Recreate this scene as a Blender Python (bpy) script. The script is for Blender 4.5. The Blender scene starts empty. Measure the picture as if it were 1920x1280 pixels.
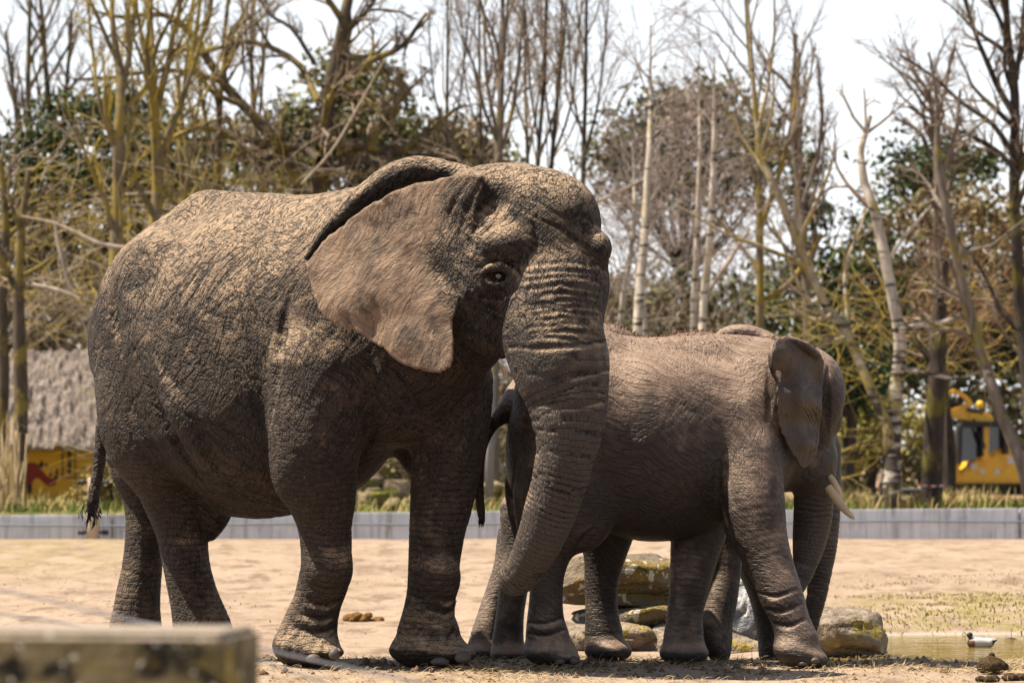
import bpy, bmesh, math, random, time
import numpy as np
from mathutils import Vector, Matrix, Quaternion

T0 = time.time()
R = math.radians
scene = bpy.context.scene
COL = scene.collection

# ------------------------------------------------------------------ camera
CAM_H, F_PX, HOR = 1.15, 7200.0, 874.0          # eye height, focal length and horizon row of the 1920 px photograph
cam = bpy.data.cameras.new('camera')
cam.lens, cam.sensor_width = 135.0, 36.0
cam.shift_y = (HOR - 640.0) / 1920.0
cam.clip_start, cam.clip_end = 0.5, 3000.0
cam.dof.use_dof = True
cam.dof.focus_distance = 21.5
cam.dof.aperture_fstop = 4.8
camo = bpy.data.objects.new('camera', cam)
COL.objects.link(camo)
camo.location = (0, 0, CAM_H)
camo.rotation_euler = (R(90), 0, 0)
scene.camera = camo

# ------------------------------------------------------------------ sun and sky
SUN_ELEV, SUN_AZ = R(62), R(-87)                # azimuth from +Y (away from the camera) towards +X
sun_dir = Vector((math.cos(SUN_ELEV) * math.sin(SUN_AZ), math.cos(SUN_ELEV) * math.cos(SUN_AZ), math.sin(SUN_ELEV)))
sl = bpy.data.lights.new('sun', 'SUN')
sl.energy, sl.angle, sl.color = 5.0, R(0.6), (1.0, 0.885, 0.72)
so = bpy.data.objects.new('sun', sl)
COL.objects.link(so)
so.rotation_euler = (-sun_dir).to_track_quat('-Z', 'Y').to_euler()

world = bpy.data.worlds.new('World')
scene.world = world
world.use_nodes = True
wn, wl = world.node_tree.nodes, world.node_tree.links
sky = wn.new('ShaderNodeTexSky')
sky.sky_type = 'NISHITA'
sky.sun_disc = False
sky.sun_elevation = SUN_ELEV
sky.sun_rotation = SUN_AZ
sky.air_density, sky.dust_density, sky.ozone_density = 1.0, 1.0, 1.0
bg = wn['Background']
bg.inputs['Strength'].default_value = 0.05
# thin even cloud over the whole sky: the lower the line of sight, the longer its way through the veil
tc = wn.new('ShaderNodeTexCoord'); sp = wn.new('ShaderNodeSeparateXYZ'); wl.new(tc.outputs['Generated'], sp.inputs[0])
def wm(op, a, b):
    n = wn.new('ShaderNodeMath'); n.operation = op
    for i, v in enumerate((a, b)):
        if isinstance(v, bpy.types.NodeSocket): wl.new(v, n.inputs[i])
        else: n.inputs[i].default_value = v
    return n.outputs[0]
el = wm('MAXIMUM', sp.outputs[2], 0.02)
veil = wm('SUBTRACT', 1.0, wm('EXPONENT', wm('DIVIDE', -0.11, el), 0.0))
mx = wn.new('ShaderNodeMix'); mx.data_type = 'RGBA'
wl.new(veil, mx.inputs[0]); wl.new(sky.outputs[0], mx.inputs[6]); mx.inputs[7].default_value = (11.5, 11.7, 12.1, 1)
wl.new(mx.outputs[2], bg.inputs['Color'])

vs = scene.view_settings
scene.display_settings.display_device = 'sRGB'
vs.view_transform, vs.look, vs.gamma, vs.use_curve_mapping = 'Standard', 'None', 1.0, False
vs.exposure = 1.35
scene.cycles.max_bounces = 6
scene.cycles.transparent_max_bounces = 4
scene.cycles.use_denoising = True

# ------------------------------------------------------------------ helpers
def P(px, py, Y):
    """The point at depth Y seen at pixel (px, py) of the 1920 x 1280 photograph."""
    return np.array([(px - 960.0) * Y / F_PX, Y, CAM_H + (HOR - py) * Y / F_PX])

def tag(o, label=None, cat=None, group=None, kind=None):
    if label: o['label'] = label
    if cat: o['category'] = cat
    if group: o['group'] = group
    if kind: o['kind'] = kind
    return o

def empty(name, loc=(0, 0, 0), rz=0.0, parent=None):
    o = bpy.data.objects.new(name, None)
    o.empty_display_size = 0.1
    COL.objects.link(o)
    o.location, o.rotation_euler = loc, (0, 0, rz)
    if parent: o.parent = parent
    return o

def link(name, me, mat=None, parent=None):
    o = bpy.data.objects.new(name, me)
    COL.objects.link(o)
    if mat is not None:
        me.materials.clear(); me.materials.append(mat)
    if parent is not None: o.parent = parent
    return o

def mesh_np(name, V, F, smooth=True, attrs=None):
    """Mesh from numpy vertices and a (n,3) or (n,4) face array (or list of such)."""
    me = bpy.data.meshes.new(name)
    V = np.asarray(V, np.float32)
    Fs = F if isinstance(F, list) else [F]
    Fs = [np.asarray(f, np.int32) for f in Fs if len(f)]
    nl = sum(f.size for f in Fs); nf = sum(len(f) for f in Fs)
    me.vertices.add(len(V)); me.vertices.foreach_set('co', V.ravel())
    me.loops.add(nl); me.loops.foreach_set('vertex_index', np.concatenate([f.ravel() for f in Fs]))
    tot = np.concatenate([np.full(len(f), f.shape[1], np.int32) for f in Fs])
    st = np.concatenate([[0], np.cumsum(tot)[:-1]]).astype(np.int32)
    me.polygons.add(nf); me.polygons.foreach_set('loop_start', st)
    try: me.polygons.foreach_set('loop_total', tot)
    except Exception: pass
    if attrs:
        for k, a in attrs.items():
            at = me.attributes.new(k, 'FLOAT', 'POINT')
            at.data.foreach_set('value', np.asarray(a, np.float32))
    me.update(calc_edges=True)
    me.validate()
    if smooth: me.shade_smooth()
    return me

# numpy value noise, smooth, about -1..1
def _h(ix, iy, iz, seed):
    n = (ix.astype(np.uint32) * np.uint32(374761393) + iy.astype(np.uint32) * np.uint32(668265263)
         + iz.astype(np.uint32) * np.uint32(2246822519) + np.uint32((seed * 3266489917 + 12345) & 0xFFFFFFFF))
    n = (n ^ (n >> np.uint32(13))) * np.uint32(1274126177)
    n = n ^ (n >> np.uint32(16))
    return (n & np.uint32(0xFFFFFF)).astype(np.float32) / np.float32(0x7FFFFF) - 1.0

def vnoise(p, scale=1.0, seed=0):
    q = np.asarray(p, np.float32) * np.float32(scale) + np.float32(1000.0)
    i = np.floor(q); f = q - i; i = i.astype(np.int64)
    f = f * f * (3 - 2 * f)
    x, y, z = i[..., 0], i[..., 1], i[..., 2]
    r = 0
    for dx in (0, 1):
        wx = f[..., 0] if dx else 1 - f[..., 0]
        for dy in (0, 1):
            wy = f[..., 1] if dy else 1 - f[..., 1]
            for dz in (0, 1):
                wz = f[..., 2] if dz else 1 - f[..., 2]
                r = r + wx * wy * wz * _h(x + dx, y + dy, z + dz, seed)
    return r

def fbm(p, scale=1.0, oct=4, seed=0):
    r, a = 0, 1.0
    for o in range(oct):
        r = r + a * vnoise(p, scale * 2 ** o, seed + 17 * o); a *= 0.5
    return r

def sstep(a, b, x):
    t = np.clip((x - a) / (b - a), 0, 1)
    return t * t * (3 - 2 * t)

# ------------------------------------------------------------------ material helper
class MB:
    """Small node-tree builder."""
    def __init__(self, name, rough=0.85, spec=0.3):
        self.m = bpy.data.materials.new(name); self.m.use_nodes = True
        self.n, self.l = self.m.node_tree.nodes, self.m.node_tree.links
        self.b = self.n['Principled BSDF']
        self.b.inputs['Roughness'].default_value = rough
        self.b.inputs['Specular IOR Level'].default_value = spec
        self._pos = None
    def new(self, t, **kw):
        n = self.n.new(t)
        for k, v in kw.items(): setattr(n, k, v)
        return n
    def put(self, sock, v):
        if isinstance(v, bpy.types.NodeSocket): self.l.new(v, sock)
        elif isinstance(v, tuple) and len(v) == 3 and len(sock.default_value) == 4: sock.default_value = (*v, 1)
        else: sock.default_value = v
    @property
    def pos(self):
        if self._pos is None: self._pos = self.new('ShaderNodeTexCoord').outputs['Object']
        return self._pos
    def attr(self, name): return self.new('ShaderNodeAttribute', attribute_name=name).outputs['Fac']
    def math(self, op, a, b=0.0, c=0.0, clamp=False):
        n = self.new('ShaderNodeMath', operation=op, use_clamp=clamp)
        self.put(n.inputs[0], a); self.put(n.inputs[1], b); self.put(n.inputs[2], c)
        return n.outputs[0]
    def add(self, a, b): return self.math('ADD', a, b)
    def mul(self, a, b): return self.math('MULTIPLY', a, b)
    def sub(self, a, b): return self.math('SUBTRACT', a, b)
    def vscale(self, v, s, rot=(0, 0, 0), loc=(0, 0, 0)):
        n = self.new('ShaderNodeMapping', vector_type='TEXTURE')      # rotate first, then scale
        self.put(n.inputs['Vector'], v)
        n.inputs['Scale'].default_value = tuple(1.0 / a for a in s) if isinstance(s, tuple) else (1.0 / s,) * 3
        n.inputs['Rotation'].default_value = rot; n.inputs['Location'].default_value = loc
        return n.outputs[0]
    def noise(self, v, scale, detail=3.0, rough=0.55, dist=0.0, out='Fac'):
        n = self.new('ShaderNodeTexNoise')
        self.put(n.inputs['Vector'], v); n.inputs['Scale'].default_value = scale
        n.inputs['Detail'].default_value = detail; n.inputs['Roughness'].default_value = rough
        n.inputs['Distortion'].default_value = dist
        return n.outputs[out]
    def vor(self, v, scale, feature='DISTANCE_TO_EDGE', rnd=1.0, out='Distance'):
        n = self.new('ShaderNodeTexVoronoi', feature=feature)
        self.put(n.inputs['Vector'], v); n.inputs['Scale'].default_value = scale
        n.inputs['Randomness'].default_value = rnd
        return n.outputs[out]
    def wave(self, v, scale, dist=2.0, dscale=1.0, detail=2.0, axis='X', profile='SIN'):
        n = self.new('ShaderNodeTexWave', wave_type='BANDS', bands_direction=axis, wave_profile=profile)
        self.put(n.inputs['Vector'], v); n.inputs['Scale'].default_value = scale
        n.inputs['Distortion'].default_value = dist; n.inputs['Detail'].default_value = detail
        n.inputs['Detail Scale'].default_value = dscale
        return n.outputs['Fac']
    def ss(self, x, a, b, lo=0.0, hi=1.0):
        n = self.new('ShaderNodeMapRange', interpolation_type='SMOOTHSTEP')
        self.put(n.inputs[0], x)
        n.inputs[1].default_value, n.inputs[2].default_value, n.inputs[3].default_value, n.inputs[4].default_value = a, b, lo, hi
        return n.outputs[0]
    def mix(self, f, a, b, mode='MIX'):
        n = self.new('ShaderNodeMix', data_type='RGBA', blend_type=mode)
        self.put(n.inputs[0], f); self.put(n.inputs[6], a); self.put(n.inputs[7], b)
        return n.outputs[2]
    def vadd(self, a, b):
        n = self.new('ShaderNodeVectorMath', operation='ADD'); self.put(n.inputs[0], a); self.put(n.inputs[1], b)
        return n.outputs[0]
    def vmul(self, a, s):
        n = self.new('ShaderNodeVectorMath', operation='SCALE'); self.put(n.inputs[0], a); self.put(n.inputs['Scale'], s)
        return n.outputs[0]
    def combine(self, x, y, z):
        n = self.new('ShaderNodeCombineXYZ'); self.put(n.inputs[0], x); self.put(n.inputs[1], y); self.put(n.inputs[2], z)
        return n.outputs[0]
    def sep(self, v):
        n = self.new('ShaderNodeSeparateXYZ'); self.put(n.inputs[0], v)
        return n.outputs
    def normal(self): return self.new('ShaderNodeNewGeometry').outputs['Normal']
    def objrand(self): return self.new('ShaderNodeObjectInfo').outputs['Random']
    def bump(self, h, dist, strength=1.0):
        n = self.new('ShaderNodeBump'); n.inputs['Strength'].default_value = strength
        n.inputs['Distance'].default_value = dist; self.put(n.inputs['Height'], h)
        self.l.new(n.outputs[0], self.b.inputs['Normal'])
        return n
    def color(self, c, k=0.72):
        """Base colour; k brings the colours as picked by eye down to measured albedos."""
        if not isinstance(c, bpy.types.NodeSocket): c = self.mix(0.0, c, c)
        self.put(self.b.inputs['Base Color'], self.mix(1.0, c, (k, k, k), 'MULTIPLY'))
    def rough(self, r): self.put(self.b.inputs['Roughness'], r)
# ------------------------------------------------------------------ sculpting: smooth unions of tapered limbs, meshed by surface nets
BIG = np.float32(9.0)

def smin(a, b, k):
    if k <= 0: return np.minimum(a, b)
    h = np.clip(0.5 + 0.5 * (b - a) / k, 0, 1)
    return b + (a - b) * h - k * h * (1 - h)

def smax(a, b, k): return -smin(-a, -b, k)

def axes_from(fwd, up=(0, 0, 1)):
    f = np.array(fwd, float); f /= np.linalg.norm(f)
    s = np.cross(f, up); s /= np.linalg.norm(s)
    return np.stack([f, s, np.cross(s, f)])      # rows: forward, right, up

def catmull(pts, n):
    """Resample rows of pts (any width) along a Catmull-Rom curve, n samples per span."""
    p = np.array(pts, float); p = np.vstack([2 * p[0] - p[1], p, 2 * p[-1] - p[-2]])
    out = []
    for i in range(1, len(p) - 2):
        a, b, c, d = p[i - 1], p[i], p[i + 1], p[i + 2]
        for j in range(n):
            t = j / n
            out.append(0.5 * (2 * b + (c - a) * t + (2 * a - 5 * b + 4 * c - d) * t * t + (3 * b - a - 3 * c + d) * t ** 3))
    out.append(p[-2])
    return np.array(out)

class Ell:
    def __init__(self, c, r, ax=None):
        self.c, self.r = np.array(c, np.float32), np.array(r, np.float32)
        self.ax = None if ax is None else np.array(ax, np.float32)
        m = float(max(r)); self.lo, self.hi = self.c - m, self.c + m
    def d(self, p):
        q = p - self.c
        if self.ax is not None: q = q @ self.ax.T
        k0 = np.sqrt(((q / self.r) ** 2).sum(1)); k1 = np.sqrt(((q / self.r ** 2) ** 2).sum(1)) + 1e-6
        return k0 * (k0 - 1) / k1

class Limb:
    """Tapered tube through rows (x, y, z, r); sq squashes it along a unit axis."""
    def __init__(self, rows, n=5, flat=None):
        q = catmull(rows, n).astype(np.float32)
        self.q = q
        self.flat = flat                     # (axis, factor): distances along the axis are multiplied by factor
        if flat is not None:
            a = np.array(flat[0], np.float32); a /= np.linalg.norm(a)
            self.M = np.eye(3, dtype=np.float32) + (flat[1] - 1) * np.outer(a, a)
        else: self.M = None
        m = q[:, 3].max() * (1.0 if flat is None else max(1.0, 1.0 / flat[1]))
        self.lo, self.hi = q[:, :3].min(0) - m, q[:, :3].max(0) + m
        self.len = np.concatenate([[0], np.cumsum(np.linalg.norm(np.diff(q[:, :3], axis=0), axis=1))]).astype(np.float32)
    def d(self, p, want_s=False):
        q = self.q
        C = q[:, :3]
        if self.M is not None: p = p @ self.M; C = C @ self.M
        best = np.full(len(p), BIG, np.float32); bs = np.zeros(len(p), np.float32)
        for i in range(len(q) - 1):
            a, ab = C[i], C[i + 1] - C[i]
            L2 = float(ab @ ab) + 1e-9
            t = np.clip((p - a) @ ab / L2, 0, 1)
            v = p - a - t[:, None] * ab
            dd = np.sqrt((v * v).sum(1)) - (q[i, 3] + t * (q[i + 1, 3] - q[i, 3]))
            m = dd < best
            best = np.where(m, dd, best)
            if want_s: bs = np.where(m, self.len[i] + t * (self.len[i + 1] - self.len[i]), bs)
        return (best, bs) if want_s else best

class Ear:
    """A thin flap: outline given as pixels seen from the camera, at depth fn(X, Z)."""
    def __init__(self, outline, Yref, depth, t=0.014, rnd=0.012):
        o = catmull(list(outline) + [outline[0]], 5)[:-1]
        rg = np.random.default_rng(len(outline)); j = rg.normal(0, .9, len(o)); j[rg.random(len(o)) < .06] -= 3.5
        c = o.mean(0); o = o + (o - c) / np.linalg.norm(o - c, axis=1)[:, None] * j[:, None]
        self.poly = np.array([P(x, y, Yref)[[0, 2]] for x, y in o], np.float32)
        self.depth, self.t, self.rnd = depth, t, rnd
        lo2, hi2 = self.poly.min(0), self.poly.max(0)
        g = np.stack(np.meshgrid(np.linspace(lo2[0], hi2[0], 40), np.linspace(lo2[1], hi2[1], 40)), -1).reshape(-1, 2)
        y = depth(g[:, 0], g[:, 1])
        self.lo = np.array([lo2[0], y.min() - .05, lo2[1]]); self.hi = np.array([hi2[0], y.max() + .05, hi2[1]])
    def d2(self, p2):
        v = self.poly; n = len(v)
        d = np.full(len(p2), 1e9, np.float32); ins = np.zeros(len(p2), bool)
        for i in range(n):
            a, b = v[i], v[(i + 1) % n]
            e = b - a; w = p2 - a
            t = np.clip(w @ e / (e @ e + 1e-12), 0, 1)
            q = w - t[:, None] * e
            d = np.minimum(d, (q * q).sum(1))
            c = ((a[1] <= p2[:, 1]) != (b[1] <= p2[:, 1]))
            with np.errstate(divide='ignore', invalid='ignore'):
                xi = a[0] + (p2[:, 1] - a[1]) / (b[1] - a[1]) * e[0]
            ins ^= c & (p2[:, 0] < xi)
        d = np.sqrt(d)
        return np.where(ins, -d, d)
    def d(self, p):
        a = self.d2(p[:, [0, 2]])
        y = self.depth(p[:, 0], p[:, 2])
        b = np.abs(p[:, 1] - y) * 0.85 - self.t
        return smax(a, b, self.rnd)

class Group:
    def __init__(self, name, K, prims): self.name, self.K, self.prims = name, K, prims   # prims: (shape, k, sign)
    def d(self, p, margin):
        tot = np.full(len(p), BIG, np.float32)
        plo, phi = p.min(0), p.max(0)
        for pr in self.prims:
            sh, k = pr[0], pr[1]; sign = pr[2] if len(pr) > 2 else 1
            mg = margin + k + abs(self.K)
            if np.any(plo > sh.hi + mg) or np.any(phi < sh.lo - mg): continue
            m = np.all((p > sh.lo - mg) & (p < sh.hi + mg), axis=1)
            if not m.any(): continue
            idx = np.nonzero(m)[0]
            dd = sh.d(p[idx]).astype(np.float32)
            tot[idx] = smin(tot[idx], dd, k) if sign > 0 else smax(tot[idx], -dd, k)
        return tot

from concurrent.futures import ThreadPoolExecutor
POOL = ThreadPoolExecutor(4)

class Sculpt:
    def __init__(self, groups): self.groups = groups
    def d(self, p, margin=0.1, parts=False):
        p = np.asarray(p, np.float32)
        if len(p) < 20000: return self.d1(p, margin, parts)
        n = max(4, len(p) // 14000)
        out = list(POOL.map(lambda q: self.d1(q, margin, parts), np.array_split(p, n)))
        if not parts: return np.concatenate(out)
        return np.concatenate([o[0] for o in out]), {k: np.concatenate([o[1][k] for o in out]) for k in out[0][1]}
    def d1(self, p, margin=0.1, parts=False):
        tot, ds = None, {}
        for g in self.groups:
            dg = g.d(p, margin)
            ds[g.name] = np.minimum(ds[g.name], dg) if g.name in ds else dg
            if tot is None: tot = dg
            elif g.K >= 0: tot = smin(tot, dg, g.K)
            else: tot = smax(tot, -dg, -g.K)
        return (tot, ds) if parts else tot
    def mesh(self, h, floor=None):
        lo = np.min([s[0].lo for g in self.groups for s in g.prims if (len(s) < 3 or s[2] > 0)], axis=0) - 0.06
        hi = np.max([s[0].hi for g in self.groups for s in g.prims if (len(s) < 3 or s[2] > 0)], axis=0) + 0.06
        c = 5
        n = (np.ceil((hi - lo) / (h * c)).astype(int) + 1)
        ax = [lo[i] + np.arange(n[i]) * h * c for i in range(3)]
        G = np.stack(np.meshgrid(*ax, indexing='ij'), -1).reshape(-1, 3).astype(np.float32)
        dc = np.concatenate([self.d(G[i:i + 200000], 0.12) for i in range(0, len(G), 200000)]).reshape(n)
        nf = (n - 1) * c
        # fine grid: sign from the coarse one, exact values inside the band
        V = np.repeat(np.repeat(np.repeat(dc[:-1, :-1, :-1], c, 0), c, 1), c, 2).astype(np.float32)
        near = np.abs(dc) < h * c * 1.0
        cell = np.zeros(np.array(n) - 1, bool)
        for dx in (0, 1):
            for dy in (0, 1):
                for dz in (0, 1):
                    cell |= near[dx:n[0] - 1 + dx, dy:n[1] - 1 + dy, dz:n[2] - 1 + dz]
        ci = np.argwhere(cell)
        off = np.stack(np.meshgrid(*[np.arange(c)] * 3, indexing='ij'), -1).reshape(-1, 3)
        b = ci // 6
        ci = ci[np.argsort((b[:, 0] * 512 + b[:, 1]) * 512 + b[:, 2], kind='stable')]
        step = max(1, 700000 // len(off))
        for i in range(0, len(ci), step):
            ii = (ci[i:i + step, None, :] * c + off[None]).reshape(-1, 3)
            V[ii[:, 0], ii[:, 1], ii[:, 2]] = self.d(lo + ii * h, 0.06)
        V[0], V[-1] = 1, 1; V[:, 0], V[:, -1] = 1, 1; V[:, :, 0], V[:, :, -1] = 1, 1
        S = V < 0
        # surface nets
        cnt = np.zeros(np.array(S.shape) - 1, np.uint8)
        for dx in (0, 1):
            for dy in (0, 1):
                for dz in (0, 1):
                    cnt += S[dx:S.shape[0] - 1 + dx, dy:S.shape[1] - 1 + dy, dz:S.shape[2] - 1 + dz]
        act = np.argwhere((cnt > 0) & (cnt < 8))
        b = act // 24
        act = act[np.argsort((b[:, 0] * 512 + b[:, 1]) * 512 + b[:, 2], kind='stable')]
        vid = np.full(cnt.shape, -1, np.int32)
        vid[act[:, 0], act[:, 1], act[:, 2]] = np.arange(len(act))
        acc = np.zeros((len(act), 3), np.float32); num = np.zeros(len(act), np.float32)
        cs = [(a, b, d) for a in (0, 1) for b in (0, 1) for d in (0, 1)]
        cv = {q: V[act[:, 0] + q[0], act[:, 1] + q[1], act[:, 2] + q[2]] for q in cs}
        for q in cs:
            for axn in range(3):
                if q[axn]: continue
                r = list(q); r[axn] = 1; r = tuple(r)
                a, b = cv[q], cv[r]
                m = (a < 0) != (b < 0)
                t = np.where(m, a / np.where(m, a - b, 1), 0)
                pt = np.tile(np.array(q, np.float32), (len(act), 1)); pt[:, axn] = t
                acc += np.where(m[:, None], pt, 0); num += m
        vert = lo + (act + acc / num[:, None]) * h
        quads = []
        for axn in range(3):
            u, w = (axn + 1) % 3, (axn + 2) % 3
            sl0 = [slice(None)] * 3; sl1 = [slice(None)] * 3
            sl0[axn] = slice(0, -1); sl1[axn] = slice(1, None)
            A, B = S[tuple(sl0)], S[tuple(sl1)]
            e = np.argwhere(A != B)
            e = e[(e[:, u] > 0) & (e[:, w] > 0)]
            inside = S[e[:, 0], e[:, 1], e[:, 2]]
            def idx(du, dw):
                q = e.copy(); q[:, u] -= du; q[:, w] -= dw
                return vid[q[:, 0], q[:, 1], q[:, 2]]
            Q = np.stack([idx(1, 1), idx(0, 1), idx(0, 0), idx(1, 0)], 1)
            Q[~inside] = Q[~inside][:, ::-1]
            quads.append(Q)
        F = np.concatenate(quads)
        # snap to the surface along the gradient
        N = None
        for it in range(1):
            d0 = self.d(vert, 0.06); e = 0.004
            g = np.stack([self.d(vert + np.eye(3)[i] * e, 0.06) - d0 for i in range(3)], 1) / e
            gl = np.sqrt((g * g).sum(1)) + 1e-5
            N = g / gl[:, None]
            vert = vert - N * np.clip(d0 / np.maximum(gl, .4), -h, h)[:, None]
        return vert, F, N
# ------------------------------------------------------------------ the three elephants
def L(rows, Ys=None):
    """Rows (px, py, Y, radius in px) -> rows (x, y, z, r) in metres."""
    out = []
    for px, py, Y, rp in rows:
        out.append([*P(px, py, Y), rp * Y / F_PX])
    return out

def E(px, py, Y, rx, ry, rz, ax=None):
    """Ellipsoid centred at a pixel and depth, radii in metres along the axes."""
    return Ell(P(px, py, Y), (rx, ry, rz), ax)

def depth_plane(p0, p1, p2, bumps=()):
    """Depth function through three pixel/depth points, plus gaussian bumps (px, py, Yref, sigma_m, amount)."""
    A = np.array([[*P(*p)[[0, 2]], 1.0] for p in (p0, p1, p2)]); y = np.array([p[2] for p in (p0, p1, p2)])
    k = np.linalg.solve(A, y)
    bb = [(*P(b[0], b[1], b[2])[[0, 2]], b[3], b[4]) for b in bumps]
    def f(X, Z):
        r = k[0] * X + k[1] * Z + k[2]
        q = np.stack([X * 1.0 + .35 * Z, Z * .42 - .15 * X, 0 * X], -1).astype(np.float32)
        r = r + .015 * vnoise(q, 9, 71) + .008 * vnoise(q, 21, 72) + .020 * vnoise(np.stack([X, Z, 0 * X], -1).astype(np.float32), 4.0, 73)
        for bx, bz, s, a in bb:
            r = r + a * np.exp(-((X - bx) ** 2 + (Z - bz) ** 2) / (2 * s * s))
        return r
    return f

def surf(sc, pts):
    """Where the camera's rays through the pixels meet the sculpted surface."""
    o = np.array([0, 0, CAM_H]); px = np.array(pts, float)
    d = np.stack([(px[:, 0] - 960) / F_PX, np.ones(len(px)), (HOR - px[:, 1]) / F_PX], 1)
    t = np.full(len(px), 20.2)
    for _ in range(60):
        t = t + np.clip(sc.d(o + d * t[:, None], 0.6), -.2, .25) * .75
    return o + d * t[:, None], d / np.linalg.norm(d, axis=1)[:, None]

def strokes(sc, ridges, grooves, k=0.02):
    """Skin folds laid on the surface along pixel paths: (radius px, height or depth px, [(px, py), ...])."""
    rg, gg = [], []
    Q = [catmull(s[2], 3) for s in ridges + grooves]
    Sa, _ = surf(sc, np.concatenate(Q))
    it = iter(np.split(Sa, np.cumsum([len(q) for q in Q])[:-1]))
    for lst, out, sgn in ((ridges, rg, 1), (grooves, gg, -1)):
        for r, dep, path in lst:
            S = next(it)
            rm, dm = r * 22 / F_PX, dep * 22 / F_PX
            n = len(S); tp = np.clip(np.minimum(np.arange(n), np.arange(n)[::-1]) / max(1, .4 * n), 0.12, 1)
            e = .004                                      # outward normals
            g = np.stack([sc.d(S + np.eye(3)[i] * e, .3) - sc.d(S - np.eye(3)[i] * e, .3) for i in range(3)], 1); g /= np.linalg.norm(g, axis=1)[:, None] + 1e-9
            C = S + g * ((dm * tp - rm * tp) * sgn)[:, None]
            out.append((Limb(np.concatenate([C, (rm * tp)[:, None]], 1), n=1), 0.008))
    G = []
    if rg: G.append(Group('ridges', k, rg))
    if gg: G.append(Group('grooves', -k, gg))
    return Sculpt(sc.groups + G)

# ---- the big cow, turned towards the camera
HA = R(38)
hv = np.array([math.cos(HA), -math.sin(HA), 0]); rv = np.array([-math.sin(HA), -math.cos(HA), 0]); uv = np.array([0, 0, 1.0])
BAX = np.stack([hv, rv, uv])
S0 = np.array([(705 - 960) * 22.1 / F_PX, 22.1, 0])
def Bd(f, s, z): return S0 + hv * f + rv * s + uv * z
def BE(f, s, z, rf, rs, rz, tilt=0.0):
    ax = BAX
    if tilt:
        c, n = math.cos(tilt), math.sin(tilt)
        ax = np.stack([hv * c + uv * n, rv, -hv * n + uv * c])
    return Ell(Bd(f, s, z), (rf, rs, rz), ax)

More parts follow.
